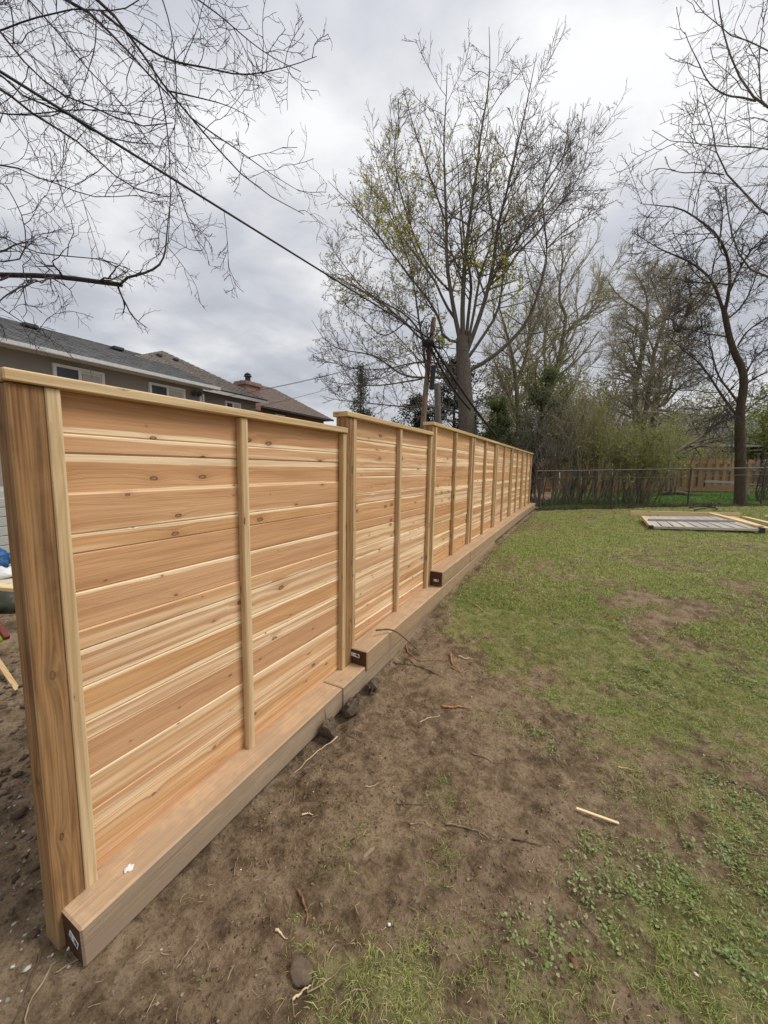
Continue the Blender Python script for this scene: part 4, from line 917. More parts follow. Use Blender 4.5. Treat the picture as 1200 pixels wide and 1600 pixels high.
# ---- tree overhanging from the left, trunk outside the view
tr = np.random.RandomState(31); hub = at(-420, -60, 6.5)
TL = [
 ([(-300, -180), (-60, -110), (100, 0), (125, 9), (150, 28), (180, 60), (207, 87), (237, 122), (265, 150)], .040, .012),
 ([(-300, -190), (0, -110), (110, -40), (152, 0), (180, 25), (207, 60), (232, 100), (262, 142), (300, 185), (350, 245), (400, 295), (475, 335)], .045, .005),
 ([(-300, 60), (-100, 90), (0, 135), (42, 172), (82, 197), (107, 210), (140, 237), (175, 272), (212, 297), (250, 305)], .036, .007),
 ([(-300, 20), (-100, 60), (0, 112), (37, 155), (100, 172), (140, 205), (190, 222), (240, 225)], .026, .007),
 ([(-300, -20), (-60, 0), (-5, 35), (15, 72), (57, 117), (100, 152), (162, 172), (207, 200), (270, 192)], .026, .006),
 ([(-200, -150), (0, -50), (45, 0), (75, 32), (112, 77), (140, 112), (175, 145), (212, 187), (240, 240)], .018, .006),
 ([(-200, 90), (-40, 60), (10, 45), (45, 30), (82, 22), (120, 12), (150, 17), (192, 17), (217, 0)], .016, .008),
 ([(160, 20), (212, 62), (237, 80), (270, 97), (320, 105), (380, 120), (450, 105), (495, 88)], .02, .004),
 ([(200, -80), (310, 0), (345, 25), (390, 65), (425, 90), (470, 112)], .014, .004),
 ([(230, -60), (255, 0), (270, 55), (277, 130), (272, 200), (275, 280)], .011, .004),
 ([(237, 100), (250, 140), (262, 200), (267, 280), (265, 350), (260, 405)], .012, .004),
 ([(-300, 440), (-100, 425), (0, 430), (50, 430), (100, 433), (150, 440), (190, 445)], .042, .034),
 ([(190, 442), (197, 433), (225, 428), (257, 412), (262, 350), (268, 300)], .02, .006),
 ([(-200, 380), (0, 410), (30, 407), (42, 395), (38, 340), (10, 290)], .016, .006),
 ([(-200, 330), (0, 365), (50, 395), (100, 400), (165, 405), (200, 420)], .014, .005),
 ([(-250, 260), (-60, 262), (0, 258), (17, 256), (55, 277), (100, 290), (140, 310), (215, 305)], .020, .004),
 ([(-200, 380), (-50, 450), (0, 480), (45, 510), (80, 530), (110, 552)], .014, .004),
 ([(275, 285), (300, 360), (322, 405)], .009, .003),
 ([(350, 330), (356, 380), (357, 425), (372, 467)], .005, .0025),
 ([(-200, 20), (0, -20), (15, 0), (22, 40), (20, 75)], .016, .008),
 ([(-100, 150), (0, 180), (60, 178), (120, 170), (200, 175), (260, 190)], .012, .005),
 ([(300, 185), (320, 200), (380, 240), (420, 270), (470, 300)], .012, .003),
 ([(150, 28), (150, 70), (138, 110), (125, 150)], .01, .004),
 ([(262, 142), (300, 150), (360, 165), (400, 190)], .012, .003),
]
lim = limbset(TL, 6.2, tr, 0, 0, 16, .8)
trunk = resample([hub * [1, 1, 0] + [0, 0, -.2], hub * [1, 1, 0] + [0, 0, 3], hub + [0, 0, 1.5]], 12)
lv = [dict(n=10, lenf=.30, ang=.8, up=-.22, K=8, wig=.2, t0=.3, rr=.5, rmin=.0058, Lmax=1.3, upv=UPW, sides=4), dict(n=6, lenf=.5, ang=.9, up=-.05, K=5, wig=.26, t0=.15, rr=.7, rmin=.0042, Lmax=.55), dict(n=3, lenf=.5, ang=.9, up=.0, K=3, wig=.25, t0=.25, rr=.8, rmin=.0032, Lmax=.22)]
t_, al = make_tree('overhanging_tree', 'bare dark branches and broken limb of a tree reaching in from the left', 'tree', tuple(hub * [1, 1, 0]), (trunk, np.linspace(.3, .16, 12)), lim, lv, MAT['bark_dark'], MAT['twig_dark'], tr, 6)

# ---- tree overhanging from the right
tr = np.random.RandomState(41); hub = at(1560, 300, 9.5)
RL = [
 ([(1480, 330), (1300, 230), (1200, 168), (1181, 156), (1162, 134), (1140, 87), (1128, 44), (1122, 0), (1118, -40)], .05, .008),
 ([(1181, 158), (1160, 152), (1134, 150), (1106, 131), (1090, 94), (1078, 72), (1070, 50)], .022, .006),
 ([(1460, 200), (1260, 110), (1200, 81), (1181, 66), (1144, 59), (1125, 40), (1100, 22), (1084, 0)], .03, .006),
 ([(1480, 480), (1290, 380), (1200, 337), (1172, 315), (1153, 287), (1131, 269), (1119, 240), (1115, 212), (1109, 175), (1098, 150)], .05, .007),
 ([(1450, 300), (1260, 250), (1200, 233), (1169, 228), (1125, 230), (1081, 222), (1047, 223), (1019, 203)], .024, .005),
 ([(1131, 273), (1110, 270), (1087, 269), (1066, 271), (1030, 260), (1005, 275)], .015, .005),
 ([(1480, 520), (1280, 445), (1200, 434), (1169, 422), (1147, 384), (1137, 330), (1133, 290)], .045, .01),
 ([(1190, 160), (1185, 100), (1190, 50), (1200, 0)], .015, .006),
 ([(1300, 240), (1230, 205), (1180, 180), (1150, 190), (1120, 195)], .018, .005),
]
lim = limbset(RL, 9, tr, 0, 0, 16, 1.2)
trunk = resample([hub * [1, 1, 0] + [0, 0, -.2], hub * [1, 1, 0] + [0, 0, 3], hub + [0, 0, 1.]], 12)
lv = [dict(n=11, lenf=.3, ang=.8, up=.1, K=7, wig=.2, t0=.35, rr=.5, rmin=.0085, Lmax=1.6, sides=4), dict(n=6, lenf=.5, ang=.9, up=.1, K=5, wig=.25, t0=.15, rr=.7, rmin=.006, Lmax=.8), dict(n=3, lenf=.45, ang=.9, up=.1, K=3, wig=.22, t0=.2, rr=.8, rmin=.0036, Lmax=.35)]
make_tree('overhanging_tree', 'bare knobbly branches of a tree reaching in from the upper right edge', 'tree', tuple(hub * [1, 1, 0]), (trunk, np.linspace(.3, .2, 12)), lim, lv, MAT['bark_grey'], MAT['twig_grey'], tr, 6)

# ---- dark tree by the right end of the chain-link
tr = np.random.RandomState(51); D = 13
tp = resample([at(1156, 800, D), at(1156, 787, D), at(1157, 715, D), at(1155, 645, D), at(1163, 603, D), at(1161, 575, D), at(1147, 552, D), at(1139, 524, D), at(1131, 485, D)], 22); 
tR = np.interp(np.linspace(0, 1, 22), [0, .05, .4, 1], [.2, .155, .14, .075])
RT = [
 ([(1131, 488), (1116, 443), (1102, 426), (1074, 406), (1043, 395), (1012, 378), (996, 366)], .055, .008),
 ([(1132, 490), (1142, 443), (1139, 406), (1125, 372), (1108, 355), (1066, 325), (1037, 322), (1000, 318)], .055, .007),
 ([(1140, 455), (1161, 409), (1181, 381), (1200, 367), (1230, 350)], .04, .01),
 ([(1138, 527), (1118, 523), (1097, 521), (1074, 513), (1050, 520)], .025, .007),
 ([(1153, 540), (1165, 520), (1181, 507), (1200, 496), (1230, 480)], .03, .01),
 ([(1154, 631), (1139, 609), (1122, 589), (1114, 558), (1108, 533), (1100, 500)], .04, .008),
 ([(1152, 650), (1140, 635), (1125, 614), (1097, 569), (1063, 544), (1040, 520)], .045, .008),
 ([(1161, 605), (1172, 595), (1181, 589), (1215, 575)], .035, .01),
 ([(1163, 590), (1180, 555), (1210, 540)], .03, .01),
 ([(1135, 500), (1160, 480), (1175, 450), (1185, 420), (1195, 400)], .03, .008),
 ([(1154, 620), (1130, 640), (1118, 660), (1100, 668)], .02, .006),
 ([(1125, 372), (1130, 330), (1120, 290)], .025, .006),
 ([(1158, 650), (1185, 625), (1215, 610)], .03, .008),
 ([(1113, 440), (1095, 470), (1080, 490), (1060, 495)], .02, .006),
]
lim = limbset(RT, D, tr, 0, 0, 14, 1.8)
lv = [dict(n=20, lenf=.38, ang=.8, up=.1, K=7, wig=.19, t0=.12, rr=.5, rmin=.009, sides=4), dict(n=9, lenf=.45, ang=.8, up=.0, K=5, wig=.2, t0=.15, rr=.65, rmin=.0065, Lmax=1.), dict(n=4, lenf=.45, ang=.8, up=.0, K=4, wig=.22, t0=.2, rr=.8, rmin=.005, Lmax=.5)]
make_tree('bare_tree', 'crooked dark bare tree with forked crown standing at the chain-link on the right', 'tree', (tp[0][0], tp[0][1], .5), (tp, tR), lim, lv, MAT['bark_brown'], MAT['twig_dark'], tr)

# ---- group of tall twisted willows
WL = [
 ('leftmost twisted willow of the group behind the thicket, forked low', [([(998, 760), (998, 687), (990, 626), (996, 583), (1008, 533), (1011, 493)], .2, .1), ([(1011, 495), (993, 480), (975, 470), (960, 455), (950, 440)], .08, .02), ([(1010, 500), (1012, 470), (1005, 445), (990, 425)], .07, .02), ([(993, 590), (975, 570), (968, 555), (955, 545)], .07, .02), ([(1009, 530), (990, 510), (972, 500), (958, 510)], .06, .02), ([(994, 570), (985, 540), (970, 530), (955, 560)], .05, .02)]),
 ('slender middle willow of the group behind the thicket', [([(1004, 760), (1006, 659), (1012, 623), (1021, 575), (1021, 547), (1035, 519), (1041, 491)], .17, .08), ([(1041, 493), (1030, 475), (1024, 455), (1015, 430), (1020, 415)], .07, .02), ([(1022, 548), (1014, 530), (1006, 510)], .06, .02), ([(1040, 495), (1050, 470), (1045, 440), (1055, 420)], .06, .02)]),
 ('right-leaning stout willow of the group behind the thicket', [([(1015, 760), (1018, 673), (1027, 626), (1029, 589), (1041, 547), (1057, 519), (1074, 491), (1080, 471)], .24, .09), ([(1080, 472), (1078, 450), (1070, 430), (1075, 412)], .08, .02), ([(1072, 492), (1095, 478), (1110, 460), (1120, 440)], .07, .02), ([(1030, 635), (1045, 620), (1050, 590), (1062, 560), (1075, 524), (1090, 500)], .11, .03), ([(1036, 635), (1050, 618), (1069, 597), (1085, 590), (1100, 600)], .08, .02), ([(1057, 520), (1050, 500), (1062, 470), (1060, 440)], .07, .02)]),
]
for k, (lb, ls) in enumerate(WL):
    tr = np.random.RandomState(61 + k); D = 23 + k * .7
    lim = limbset(ls, D, tr, 0, 0, 14, 1.5); b0 = lim[0][0][0]
    lv = [dict(n=19, lenf=.46, ang=.9, up=-.05, K=7, wig=.22, t0=.3, rr=.5, rmin=.014, sides=4, Lmax=2.6), dict(n=10, lenf=.6, ang=.8, up=.5, K=5, wig=.2, t0=.1, rr=.6, rmin=.009, Lmax=1.5, upv=(-.6, .1, .5)), dict(n=6, lenf=.7, ang=.6, up=.5, K=4, wig=.14, t0=.1, rr=.7, rmin=.0062, Lmax=.75, upv=(-.7, .1, .5))]
    t_, al = make_tree('willow_tree', lb, 'tree', (b0[0], b0[1], .4), None, lim, lv, MAT['bark_olive'], MAT['twig_tan'], tr, 8, 'willows behind the thicket')
    q_ = al[2][0][:, 1:].reshape(-1, 3); q_ = q_[tr.rand(len(q_)) < .35]; leaves('leaves', q_, .05, tr, MAT['leaf'], t_, [(.42, .38, .22), (.36, .35, .17)], .5, .0, jit=.05)
# ---- yellowish tree between the maple and the willows
KL = [
 ([(812, 700), (810, 650), (807, 600), (800, 550), (790, 515), (780, 480)], .16, .03), ([(807, 600), (822, 560), (828, 520), (830, 480), (835, 450)], .1, .02),
 ([(845, 700), (848, 625), (860, 612), (872, 575), (880, 525), (887, 495), (875, 475), (872, 460), (877, 430), (880, 395)], .19, .03),
 ([(878, 530), (888, 515), (900, 505), (920, 490), (932, 472), (937, 452), (950, 430)], .1, .02), ([(862, 610), (852, 580), (850, 540), (855, 500), (850, 465)], .09, .02),
 ([(872, 570), (890, 560), (905, 540), (915, 520)], .07, .02), ([(812, 660), (795, 620), (780, 590), (772, 560)], .08, .02), ([(877, 430), (890, 400), (905, 385)], .04, .015), ([(848, 640), (835, 600), (840, 560)], .07, .02), ([(845, 660), (875, 640), (900, 600), (910, 570)], .08, .02)]
for k, (lb, sub, D) in enumerate((('yellow-twigged tree right of the maple, its stem forking into two', [0, 1, 6, 8], 19), ('taller yellow-twigged tree with pale bent limbs left of the willows', [2, 3, 4, 5, 7, 9], 20.5))):
    tr = np.random.RandomState(71 + k); ls = [KL[i] for i in sub]; lim = limbset(ls, D, tr, 0, 0, 14, 1.5); b0 = lim[0][0][0]
    lv = [dict(n=20, lenf=.44, ang=.7, up=.6, K=7, wig=.14, t0=.12, rr=.5, rmin=.013, sides=4, Lmax=3), dict(n=8, lenf=.55, ang=.7, up=.5, K=6, wig=.16, t0=.1, rr=.6, rmin=.009, Lmax=1.4), dict(n=5, lenf=.6, ang=.6, up=.4, K=4, wig=.14, t0=.1, rr=.7, rmin=.0066, Lmax=.7)]
    t_, al = make_tree('yellow_twig_tree', lb, 'tree', (b0[0], b0[1], .4), None, lim, lv, MAT['bark_olive'], MAT['twig_olive'], tr, 8)
    q_ = al[2][0][:, 1:].reshape(-1, 3); q_ = q_[tr.rand(len(q_)) < .45]; leaves('leaves', q_, .065, tr, MAT['leaf'], t_, [(.42, .38, .15), (.36, .36, .13), (.46, .38, .18)], .6, .0, jit=.05)

# ---- evergreens
def evergreen(name, label, base, hgt, rad_, rng, n, cols, size, lean=(0, 0), bushy=.6, nb=60, rise=.5):
    t = empty(name, base, label, 'tree'); base = np.array(base, float)
    tp = np.array([base + [lean[0] * s, lean[1] * s, hgt * s] for s in np.linspace(0, 1, 10)]); tube_obj('trunk', tp[None], (np.linspace(.03 * hgt / 2 + .03, .02, 10))[None], MAT['bark_brown'], t, 8)
    s = rng.rand(nb) ** .8; th = rng.rand(nb) * 6.283; r = rad_ * np.clip((1 - s) ** bushy, 0, 1) * (.45 + .75 * rng.rand(nb))
    A = base + np.c_[lean[0] * s, lean[1] * s, hgt * s]; B = A + np.c_[np.cos(th) * r, np.sin(th) * r, r * (-.1 + 2 * rise * rng.rand(nb))]
    P = np.array([resample([a, (a + b) / 2 + rng.randn(3) * .06 * rad_, b], 6) for a, b in zip(A, B)]); tube_obj('branches', P, np.tile(np.linspace(.02, .006, 6), (nb, 1)), MAT['bark_brown'], t, 4)
    C2, R2_ = grow(P, np.full((nb, 6), .01), 7, .45, .7, .1, 4, rng, .2, rmin=.005); tube_obj('twigs', C2, R2_, MAT['bark_brown'], t, 3, kind='stuff')
    al = np.concatenate([P[:, 1:].reshape(-1, 3), C2.reshape(-1, 3)]); w_ = rng.rand(len(al)) ** 2; c = al[rng.choice(len(al), size=n, p=w_ / w_.sum())]
    leaves('needles', c, size, rng, MAT['leaf'], t, cols, .38, -.15, jit=rad_ * .055)
    return t
tr = np.random.RandomState(81); DK = [(.10, .14, .045), (.135, .18, .06), (.17, .2, .075), (.08, .11, .04)]
def foot(u, D, z=.4): p = at(u, 770, D); return (p[0], p[1], z)
evergreen('cedar_tree', 'dense dark green cedar rising beyond the far end of the fence', foot(826, 15.2), 4.9, 1.7, tr, 15000, DK + [(.2, .21, .09)], .085, (.4, 0), .5, 70, rise=.9)
evergreen('cedar_tree', 'lower dark green cedar beside the first, nearer the last fence post', foot(785, 15.8), 3.9, 1.2, tr, 11000, DK, .085, (-.4, 0), .5, 44, rise=.8)
evergreen('evergreen_tree', 'dark evergreen behind the leaning pole and maple trunk', foot(705, 19), 6.3, 2.2, tr, 17000, [(.07, .09, .04), (.095, .115, .05), (.055, .07, .034)], .12, (0, 0), .45, 70)
evergreen('evergreen_tree', 'low dark evergreen left of the leaning pole above the fence', foot(645, 19.5), 4.6, 1.7, tr, 10000, [(.03, .045, .016), (.05, .065, .02)], .12, (0, 0), .4, 50)
evergreen('spruce_tree', 'thin pointed spruce top in the gap left of the maple', foot(562, 25), 7.6, 2.6, tr, 7500, [(.06, .085, .05), (.08, .105, .06)], .12, (0, 0), 1.25, 130, rise=.02)

# ---- thicket of shrubs along the chain-link fence
SHR = [(852, 13.4, 3.6, .9, 'grey-stemmed leafless shrub hard against the last fence post', 'bare'), (885, 14.2, 3.9, 1.2, 'olive shrub with yellow-green leaves second from the fence end', 'ol'), (905, 15.5, 4.6, 1.4, 'taller twiggy shrub behind the first olive shrubs', 'ol'),
       (930, 14.0, 3.7, 1.1, 'broad leafing shrub in the middle of the thicket', 'gr'), (958, 15.0, 4.3, 1.3, 'grey-green shrub right of the middle of the thicket', 'ol'), (985, 13.9, 2.8, 1.0, 'bright leafy shrub left of the open green lawn', 'gr'),
       (1008, 13.7, 2.7, .9, 'multi-stemmed shrub at the right edge of the thicket by the lumber', 'gr'), (1040, 17.5, 3.3, 1.4, 'shrub with fresh green leaves behind the leaning trunk', 'gr'), (1075, 20, 3.4, 1.5, 'brownish shrub in front of the picket fence end', 'ol'),
       (1110, 22, 3.6, 1.4, 'twiggy shrub left of the brick house', 'ol'), (1195, 14.4, 1.9, .8, 'low scrub right of the dark tree at the chain-link', 'bare')]
for k, (u, D, hg, sp_, lb, kind_) in enumerate(SHR):
    tr = np.random.RandomState(100 + k); b = np.array(foot(u, D, .42)); t = empty('shrub', b, lb, 'shrub', 'shrubs of the thicket along the chain-link')
    ns = 15; th = tr.rand(ns) * 6.283; r = sp_ * (.25 + .75 * tr.rand(ns)); hh = hg * (.5 + .5 * tr.rand(ns)); off = tr.randn(ns, 3) * [.22, .22, 0]
    P = np.array([resample([b + off[i], b + off[i] + [math.cos(th[i]) * r[i] * .25, math.sin(th[i]) * r[i] * .25, hh[i] * .5] + tr.randn(3) * .28, b + off[i] + [math.cos(th[i]) * r[i], math.sin(th[i]) * r[i], hh[i]]], 9) for i in range(ns)])
    R = np.tile(np.linspace(1, .3, 9), (ns, 1)) * (.014 + .026 * tr.rand(ns)[:, None])
    sm_ = MAT['bark_grey'] if kind_ == 'bare' else MAT['bark_olive']
    for i in range(4): tube_obj('stem', P[i:i + 1], R[i:i + 1] * 1.3, sm_, t, 6)
    tube_obj('stems', P[4:], R[4:], sm_, t, 5, kind='stuff')
    C1, R1_ = grow(P, R, 9, .4, .7, .3, 6, tr, .2, t0=.4, rmin=.007, Lmax=1.4); C2, R2_ = grow(C1, R1_, 6, .55, .8, .3, 4, tr, .2, rmin=.0048, Lmax=.6)
    V1, F1 = tubes(C1, R1_, 3); V2, F2 = tubes(C2, R2_, 3); loc = np.array(b)
    o = link('twigs', quads_mesh('twigs', np.r_[V1, V2] - loc, np.r_[F1, F2 + len(V1)], True), MAT['twig_olive'] if kind_ != 'bare' else MAT['twig_grey'], t, loc); o['kind'] = 'stuff'
    q_ = C2[:, 1:].reshape(-1, 3); nl = {'bare': .04, 'ol': .34, 'gr': .7}[kind_]; q_ = q_[tr.rand(len(q_)) < nl]; q_ = q_[q_[:, 2] > b[2] + .7 + .6 * tr.rand(len(q_))]
    leaves('leaves', np.repeat(q_, 2, 0), .062, tr, MAT['leaf'], t, [(.30, .29, .11), (.38, .36, .14), (.44, .40, .16), (.25, .23, .1)] if kind_ != 'gr' else [(.28, .34, .08), (.38, .42, .11), (.22, .26, .07), (.46, .46, .15)], .6, 0, jit=.06)

# ---- distant woodland seen as one mass, plus vine stems
tr = np.random.RandomState(141); n = 120; us = tr.uniform(760, 1330, n); Ds = tr.uniform(26, 44, n); P = []; R = []
for u, D in zip(us, Ds):
    b = np.array(foot(u, D, .3)); h = tr.uniform(3.5, 7.2) * D / 32 * (1.25 if u < 960 else 1.); P.append(resample([b, b + [tr.randn() * .4, tr.randn() * .4, h * .5], b + [tr.randn() * .9, tr.randn() * .9, h]], 8)); R.append(np.linspace(.16, .04, 8) * tr.uniform(.5, 1))
P = np.array(P); R = np.array(R); C1, R1_ = grow(P, R, 14, .4, .7, .4, 6, tr, .16, t0=.1, rmin=.022); C2, R2_ = grow(C1, R1_, 8, .5, .75, .3, 4, tr, .18, rmin=.014, Lmax=1.6)
V = []; F = []; o_ = 0
for a_, b_, s_ in ((P, R, 5), (C1, R1_, 3), (C2, R2_, 3)):
    v, f = tubes(a_, b_, s_); V.append(v); F.append(f + o_); o_ += len(v)
wd = empty('distant_woodland', (P[0, 0, 0], P[0, 0, 1], 0), 'mass of grey-brown leafing trees filling the background on the right', 'woodland'); wd['kind'] = 'stuff'
loc = np.array(WORLD[wd.name]); o = link('twigs', quads_mesh('twigs', np.concatenate(V) - loc, np.concatenate(F), True), flat('woodland_twig', (.34, .30, .25), .9, .15, 2), wd, loc); o['kind'] = 'stuff'
q_ = C2[:, 1:].reshape(-1, 3); q_ = q_[tr.rand(len(q_)) < .5]; leaves('leaves', np.repeat(q_, 2, 0), .22, tr, MAT['leaf'], wd, [(.34, .31, .19), (.4, .37, .24), (.28, .26, .16), (.34, .29, .22), (.35, .37, .16)], .6, 0, jit=.25)
# bright young tree by the brick house
b = np.array(foot(1185, 24.5, .5)); t = empty('young_maple', b, 'yellow-green leafing tree behind the dark trunk by the brick house', 'tree'); tr = np.random.RandomState(151)
P = np.array([resample([b + [0, 0, 1.], b + [tr.randn() * .8, tr.randn() * .8, 3.5], b + [tr.randn() * 2.2, tr.randn() * 1.2, 5. + tr.rand() * 1.6]], 8) for _ in range(9)]); tube_obj('trunk', resample([b, b + [0, 0, 1.3]], 5)[None], np.full((1, 5), .1), MAT['bark_grey'], t, 8)
tube_obj('branches', P, np.tile(np.linspace(.06, .02, 8), (9, 1)), MAT['bark_grey'], t, 5); C1, R1_ = grow(P, np.full((9, 8), .03), 12, .4, .8, .2, 5, tr, .2, rmin=.012); tube_obj('twigs', C1, R1_, MAT['twig_olive'], t, 3, kind='stuff')
q_ = np.repeat(C1[:, 1:].reshape(-1, 3), 14, 0); leaves('leaves', q_, .14, tr, MAT['leaf'], t, [(.28, .31, .05), (.35, .36, .08), (.22, .26, .05)], .7, 0, jit=.28)

# ---- leaning fallen trunk
tr = np.random.RandomState(161)
FL = [([(1018, 745), (1035, 717), (1067, 700), (1100, 680), (1120, 664), (1145, 650)], .085, .035), ([(1028, 728), (1050, 715), (1080, 702), (1110, 690), (1140, 682)], .05, .02), ([(1085, 692), (1115, 684), (1150, 682)], .03, .012), ([(1110, 672), (1118, 655), (1113, 645), (1122, 630)], .025, .01)]
lim = limbset(FL, 14.0, tr, 0, 0, 12, .6)
make_tree('leaning_trunk', 'fallen mossy trunk leaning from the thicket towards the dark tree', 'tree', tuple(lim[0][0][0] * [1, 1, 0] + [0, 0, .5]), None, lim, [dict(n=7, lenf=.4, ang=.7, up=.2, K=6, wig=.2, t0=.3, rr=.5, rmin=.007), dict(n=5, lenf=.5, ang=.8, up=.1, K=4, wig=.2, rr=.7, rmin=.005)], MAT['bark_olive'], MAT['twig_dark'], tr)

# ================================================================ CHAIN-LINK, PICKETS, BRICK HOUSE
CA = np.array([-1.5, 12.95]); CB = np.array([4.5, 16.65]); dv = (CB - CA) / np.linalg.norm(CB - CA); LC = float(np.linalg.norm(CB - CA)) + 4.5
MAT['galv'] = flat('dull_galvanised_steel', (.17, .165, .155), .6, .1, 20, metal=.2); MAT['rustpost'] = flat('rusted_post', (.12, .09, .07), .8, .2, 20)
cf = empty('chain_link_fence', (CA[0], CA[1], .4), 'rusty chain-link fence with steel top rail across the end of the lawn', 'fence')
def cpt(s, z): x = CA[0] + dv[0] * s; y = CA[1] + dv[1] * s; return np.array([x, y, gbase(np.array([x]), np.array([y]))[0] + z])
tube_obj('top_rail', resample([cpt(s, 1.22) for s in np.linspace(0, LC, 8)], 24)[None], np.full((1, 24), .017), MAT['galv'], cf, 8)
tube_obj('tension_wire', resample([cpt(s, .98 + .03 * math.sin(s)) for s in np.linspace(0, LC, 12)], 24)[None], np.full((1, 24), .009), MAT['galv'], cf, 4)
for s in (.05, 2.6, 5.2, 7.75, 10.3): tube_obj('fence_post', np.array([cpt(s, -.1), cpt(s, 1.26)])[None], np.full((1, 2), .024), MAT['rustpost'], cf, 8)
ms = np.arange(-1.2, LC, .075); A = []; 
for s in ms:
    for sg in (1, -1):
        s0, s1 = (s, s + 1.15) if sg > 0 else (s + 1.15, s); z0, z1 = .03, 1.2
        if s0 < 0: z0 = .03 + (0 - s0) / (s1 - s0) * 1.17; s0 = 0
        if s1 < 0: z1 = .03 + (0 - s0) / (s1 - s0) * 1.17; s1 = 0
        A.append([cpt(min(s0, LC), z0), cpt(min(s1, LC), z1)])
o = tube_obj('wire_mesh', np.array(A), np.full((len(A), 2), .0022), flat('rusty_wire', (.16, .12, .09), .7, .2), cf, 3, kind='stuff')
# leaf litter and brush at the foot of the chain-link
n = 5200; s = LC * rng.rand(n); o2 = rng.randn(n) * .28 - .12; x = CA[0] + dv[0] * s - dv[1] * -o2; y = CA[1] + dv[1] * s + dv[0] * o2; z = gh(x, y) + .03 * rng.rand(n)
d_ = np.c_[rng.randn(n), rng.randn(n), .25 * rng.randn(n)]; d_ /= np.linalg.norm(d_, axis=1, keepdims=True); ln = .04 + .22 * rng.rand(n) ** 3; A = np.c_[x, y, z]
o = tube_obj('brush_litter', np.stack([A, A + d_ * ln[:, None]], 1), np.full((n, 2), .007), flat('leaf_litter', (.16, .12, .085), .95, .25, 3), None, 3, kind='stuff', loc=(0, 0, 0)); tag(o, 'brown leaf and twig litter along the foot of the chain-link', 'litter', kind='stuff')
for i, (pts, r, lb) in enumerate([([(1078, 793), (1095, 790), (1118, 793), (1120, 796)], .025, 'dark fallen branch lying at the foot of the chain-link'), ([(1085, 797), (1100, 794), (1119, 792)], .018, 'second thinner fallen branch next to the dark one')]):
    P = resample([G(u, v, .04) for u, v in pts], 10); V, F = tubes(P[None], np.linspace(r, r * .6, 10)[None], 7); tag(link('fallen_branch', quads_mesh('fallen_branch', V - P[0], F, True), MAT['bark_dark'], None, P[0]), lb, 'branch')
# log and brush on the neighbour's lawn
P = resample([at(1030, 771, 17.5), at(1060, 769, 17.5), at(1073, 772, 17.5)], 8); V, F = tubes(P[None], np.full((1, 8), .09), 8); tag(link('log', quads_mesh('log', V - P[0], F, True), MAT['bark_grey'], None, P[0]), 'grey log lying on the bright lawn beyond the chain-link', 'log')
P = resample([at(1068, 773, 17.2), at(1085, 774, 17.2), at(1095, 774, 17.2)], 8); V, F = tubes(P[None], np.full((1, 8), .06), 8); tag(link('log', quads_mesh('log', V - P[0], F, True), MAT['bark_brown'], None, P[0]), 'shorter thin log touching the grey one on the bright lawn', 'log')
# brown picket fence
pf = empty('picket_fence', (2, 23, .5), 'tall brown board-on-board picket fence of the yard beyond', 'fence')
PA = np.array([-3.2, 21.3]); PBv = np.array([7.4, 25.5]); pd = (PBv - PA) / np.linalg.norm(PBv - PA); Lp_ = float(np.linalg.norm(PBv - PA)); yaw = math.atan2(pd[1], pd[0]); npk = 62
pm = None
for i in range(npk):
    s = (i + .5) / npk * Lp_; off = .045 if i % 2 else -.045; x, y = PA + pd * s; x += pd[1] * off; y -= pd[0] * off; zt = 2.33 + .012 * s + (.16 if s > Lp_ * .56 else 0) * 0
    if pm is None:
        o = piece('picket', (-.08, -.01, .35), (.08, .01, 2.05), MAT['picket'], None, .004); pm = o.data; o.location = (0, 0, 0)
    else: o = bpy.data.objects.new('picket', pm); COL.objects.link(o)
    wprops(o, .16, tone=float(rng.rand())); o.parent = pf; o.location = Vector((x, y, 1.2 + (zt - 2.13) + rng.randn() * .01)) - WORLD[pf.name]; o.rotation_euler = (0, 0, yaw)
for z in (.75, 1.8): o = beamo('rail', (*(PA + [-pd[1] * -.06, -.06]), z), (*(PBv + [0, -.06]), z + .12), .04, .09, MAT['picket'], pf)
o = beamo('cap_board', (2.9, 23.75, 2.17), (7.4, 25.53, 2.22), .1, .12, MAT['picket'], pf)
dk = empty('wooden_deck', tuple(at(1125, 760, 17.5)), 'low weathered wooden deck edge beyond the chain-link', 'deck')
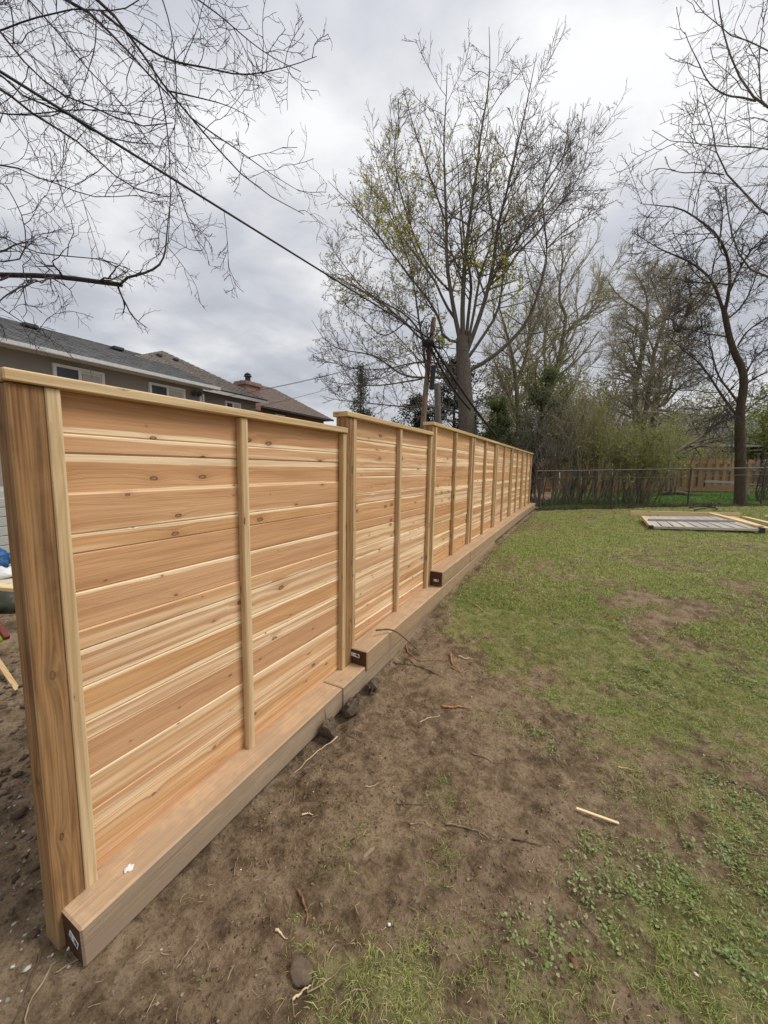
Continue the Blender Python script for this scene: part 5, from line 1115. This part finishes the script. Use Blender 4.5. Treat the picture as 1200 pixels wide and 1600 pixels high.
beamo('deck_edge', at(1100, 752, 17), at(1148, 754, 17), .1, .1, MAT['oldboard'], dk); beamo('skirt', at(1104, 761, 17.3), at(1148, 762, 17.3), .04, .22, MAT['picket'], dk)
bn = empty('garden_bench', tuple(at(1182, 770, 16)), 'grey wooden garden bench right of the dark tree', 'bench')
for v in (757, 761): beamo('plank', at(1167, v, 16), at(1212, v, 16), .12, .035, MAT['oldboard'], bn)
for u in (1169, 1190, 1209): beamo('leg', at(u, 768, 16) + [0, 0, -.1], at(u, 760, 16) + [0.03, 0, 0], .05, .06, MAT['oldboard'], bn)
h4 = empty('brick_house', (11, 33, 0), 'brown brick house with grey roof partly hidden at the right edge', 'house')
e0 = at(1128, 690, 25); ax_ = np.array([.93, .36, 0])
c0 = np.array([e0[0], e0[1], 0]); ax_ /= np.linalg.norm(ax_); nb_ = np.array([-ax_[1], ax_[0], 0])
def hp(s, d, z): return c0 + ax_ * s + nb_ * d + [0, 0, z]
V = [hp(0, 0, 0), hp(12, 0, 0), hp(12, 0, 3.5), hp(0, 0, 3.5), hp(0, 7, 0), hp(12, 7, 0), hp(12, 7, 3.5), hp(0, 7, 3.5)]
poly('wall', V, [(0, 1, 2, 3), (1, 5, 6, 2), (4, 7, 6, 5), (0, 3, 7, 4)], MAT['brick'], h4)
poly('roof', [hp(-.5, -.6, 3.5), hp(12.5, -.6, 3.5), hp(9, 3.5, 5.6), hp(3, 3.5, 5.6), hp(-.5, 7.6, 3.5), hp(12.5, 7.6, 3.5)], [(0, 1, 2, 3), (0, 3, 4), (3, 2, 5, 4), (1, 5, 2)], MAT['shingle_grey'], h4, .06)
o = beamo('gutter', hp(-.5, -.66, 3.45), hp(12.5, -.66, 3.45), .1, .12, MAT['gutter'], h4)
yw = math.atan2(ax_[1], ax_[0])
for s in (.5, 2.0):
    w_ = beamo('window', hp(s, -.03, 2.45), hp(s + .7, -.03, 2.45), .07, 1.15, MAT['white'], h4); g_ = beamo('pane', hp(s + .08, -.08, 2.45), hp(s + .62, -.08, 2.45), .02, .98, MAT['curtain'], None); g_.parent = h4; g_.location = WORLD[g_.name] - WORLD[h4.name]
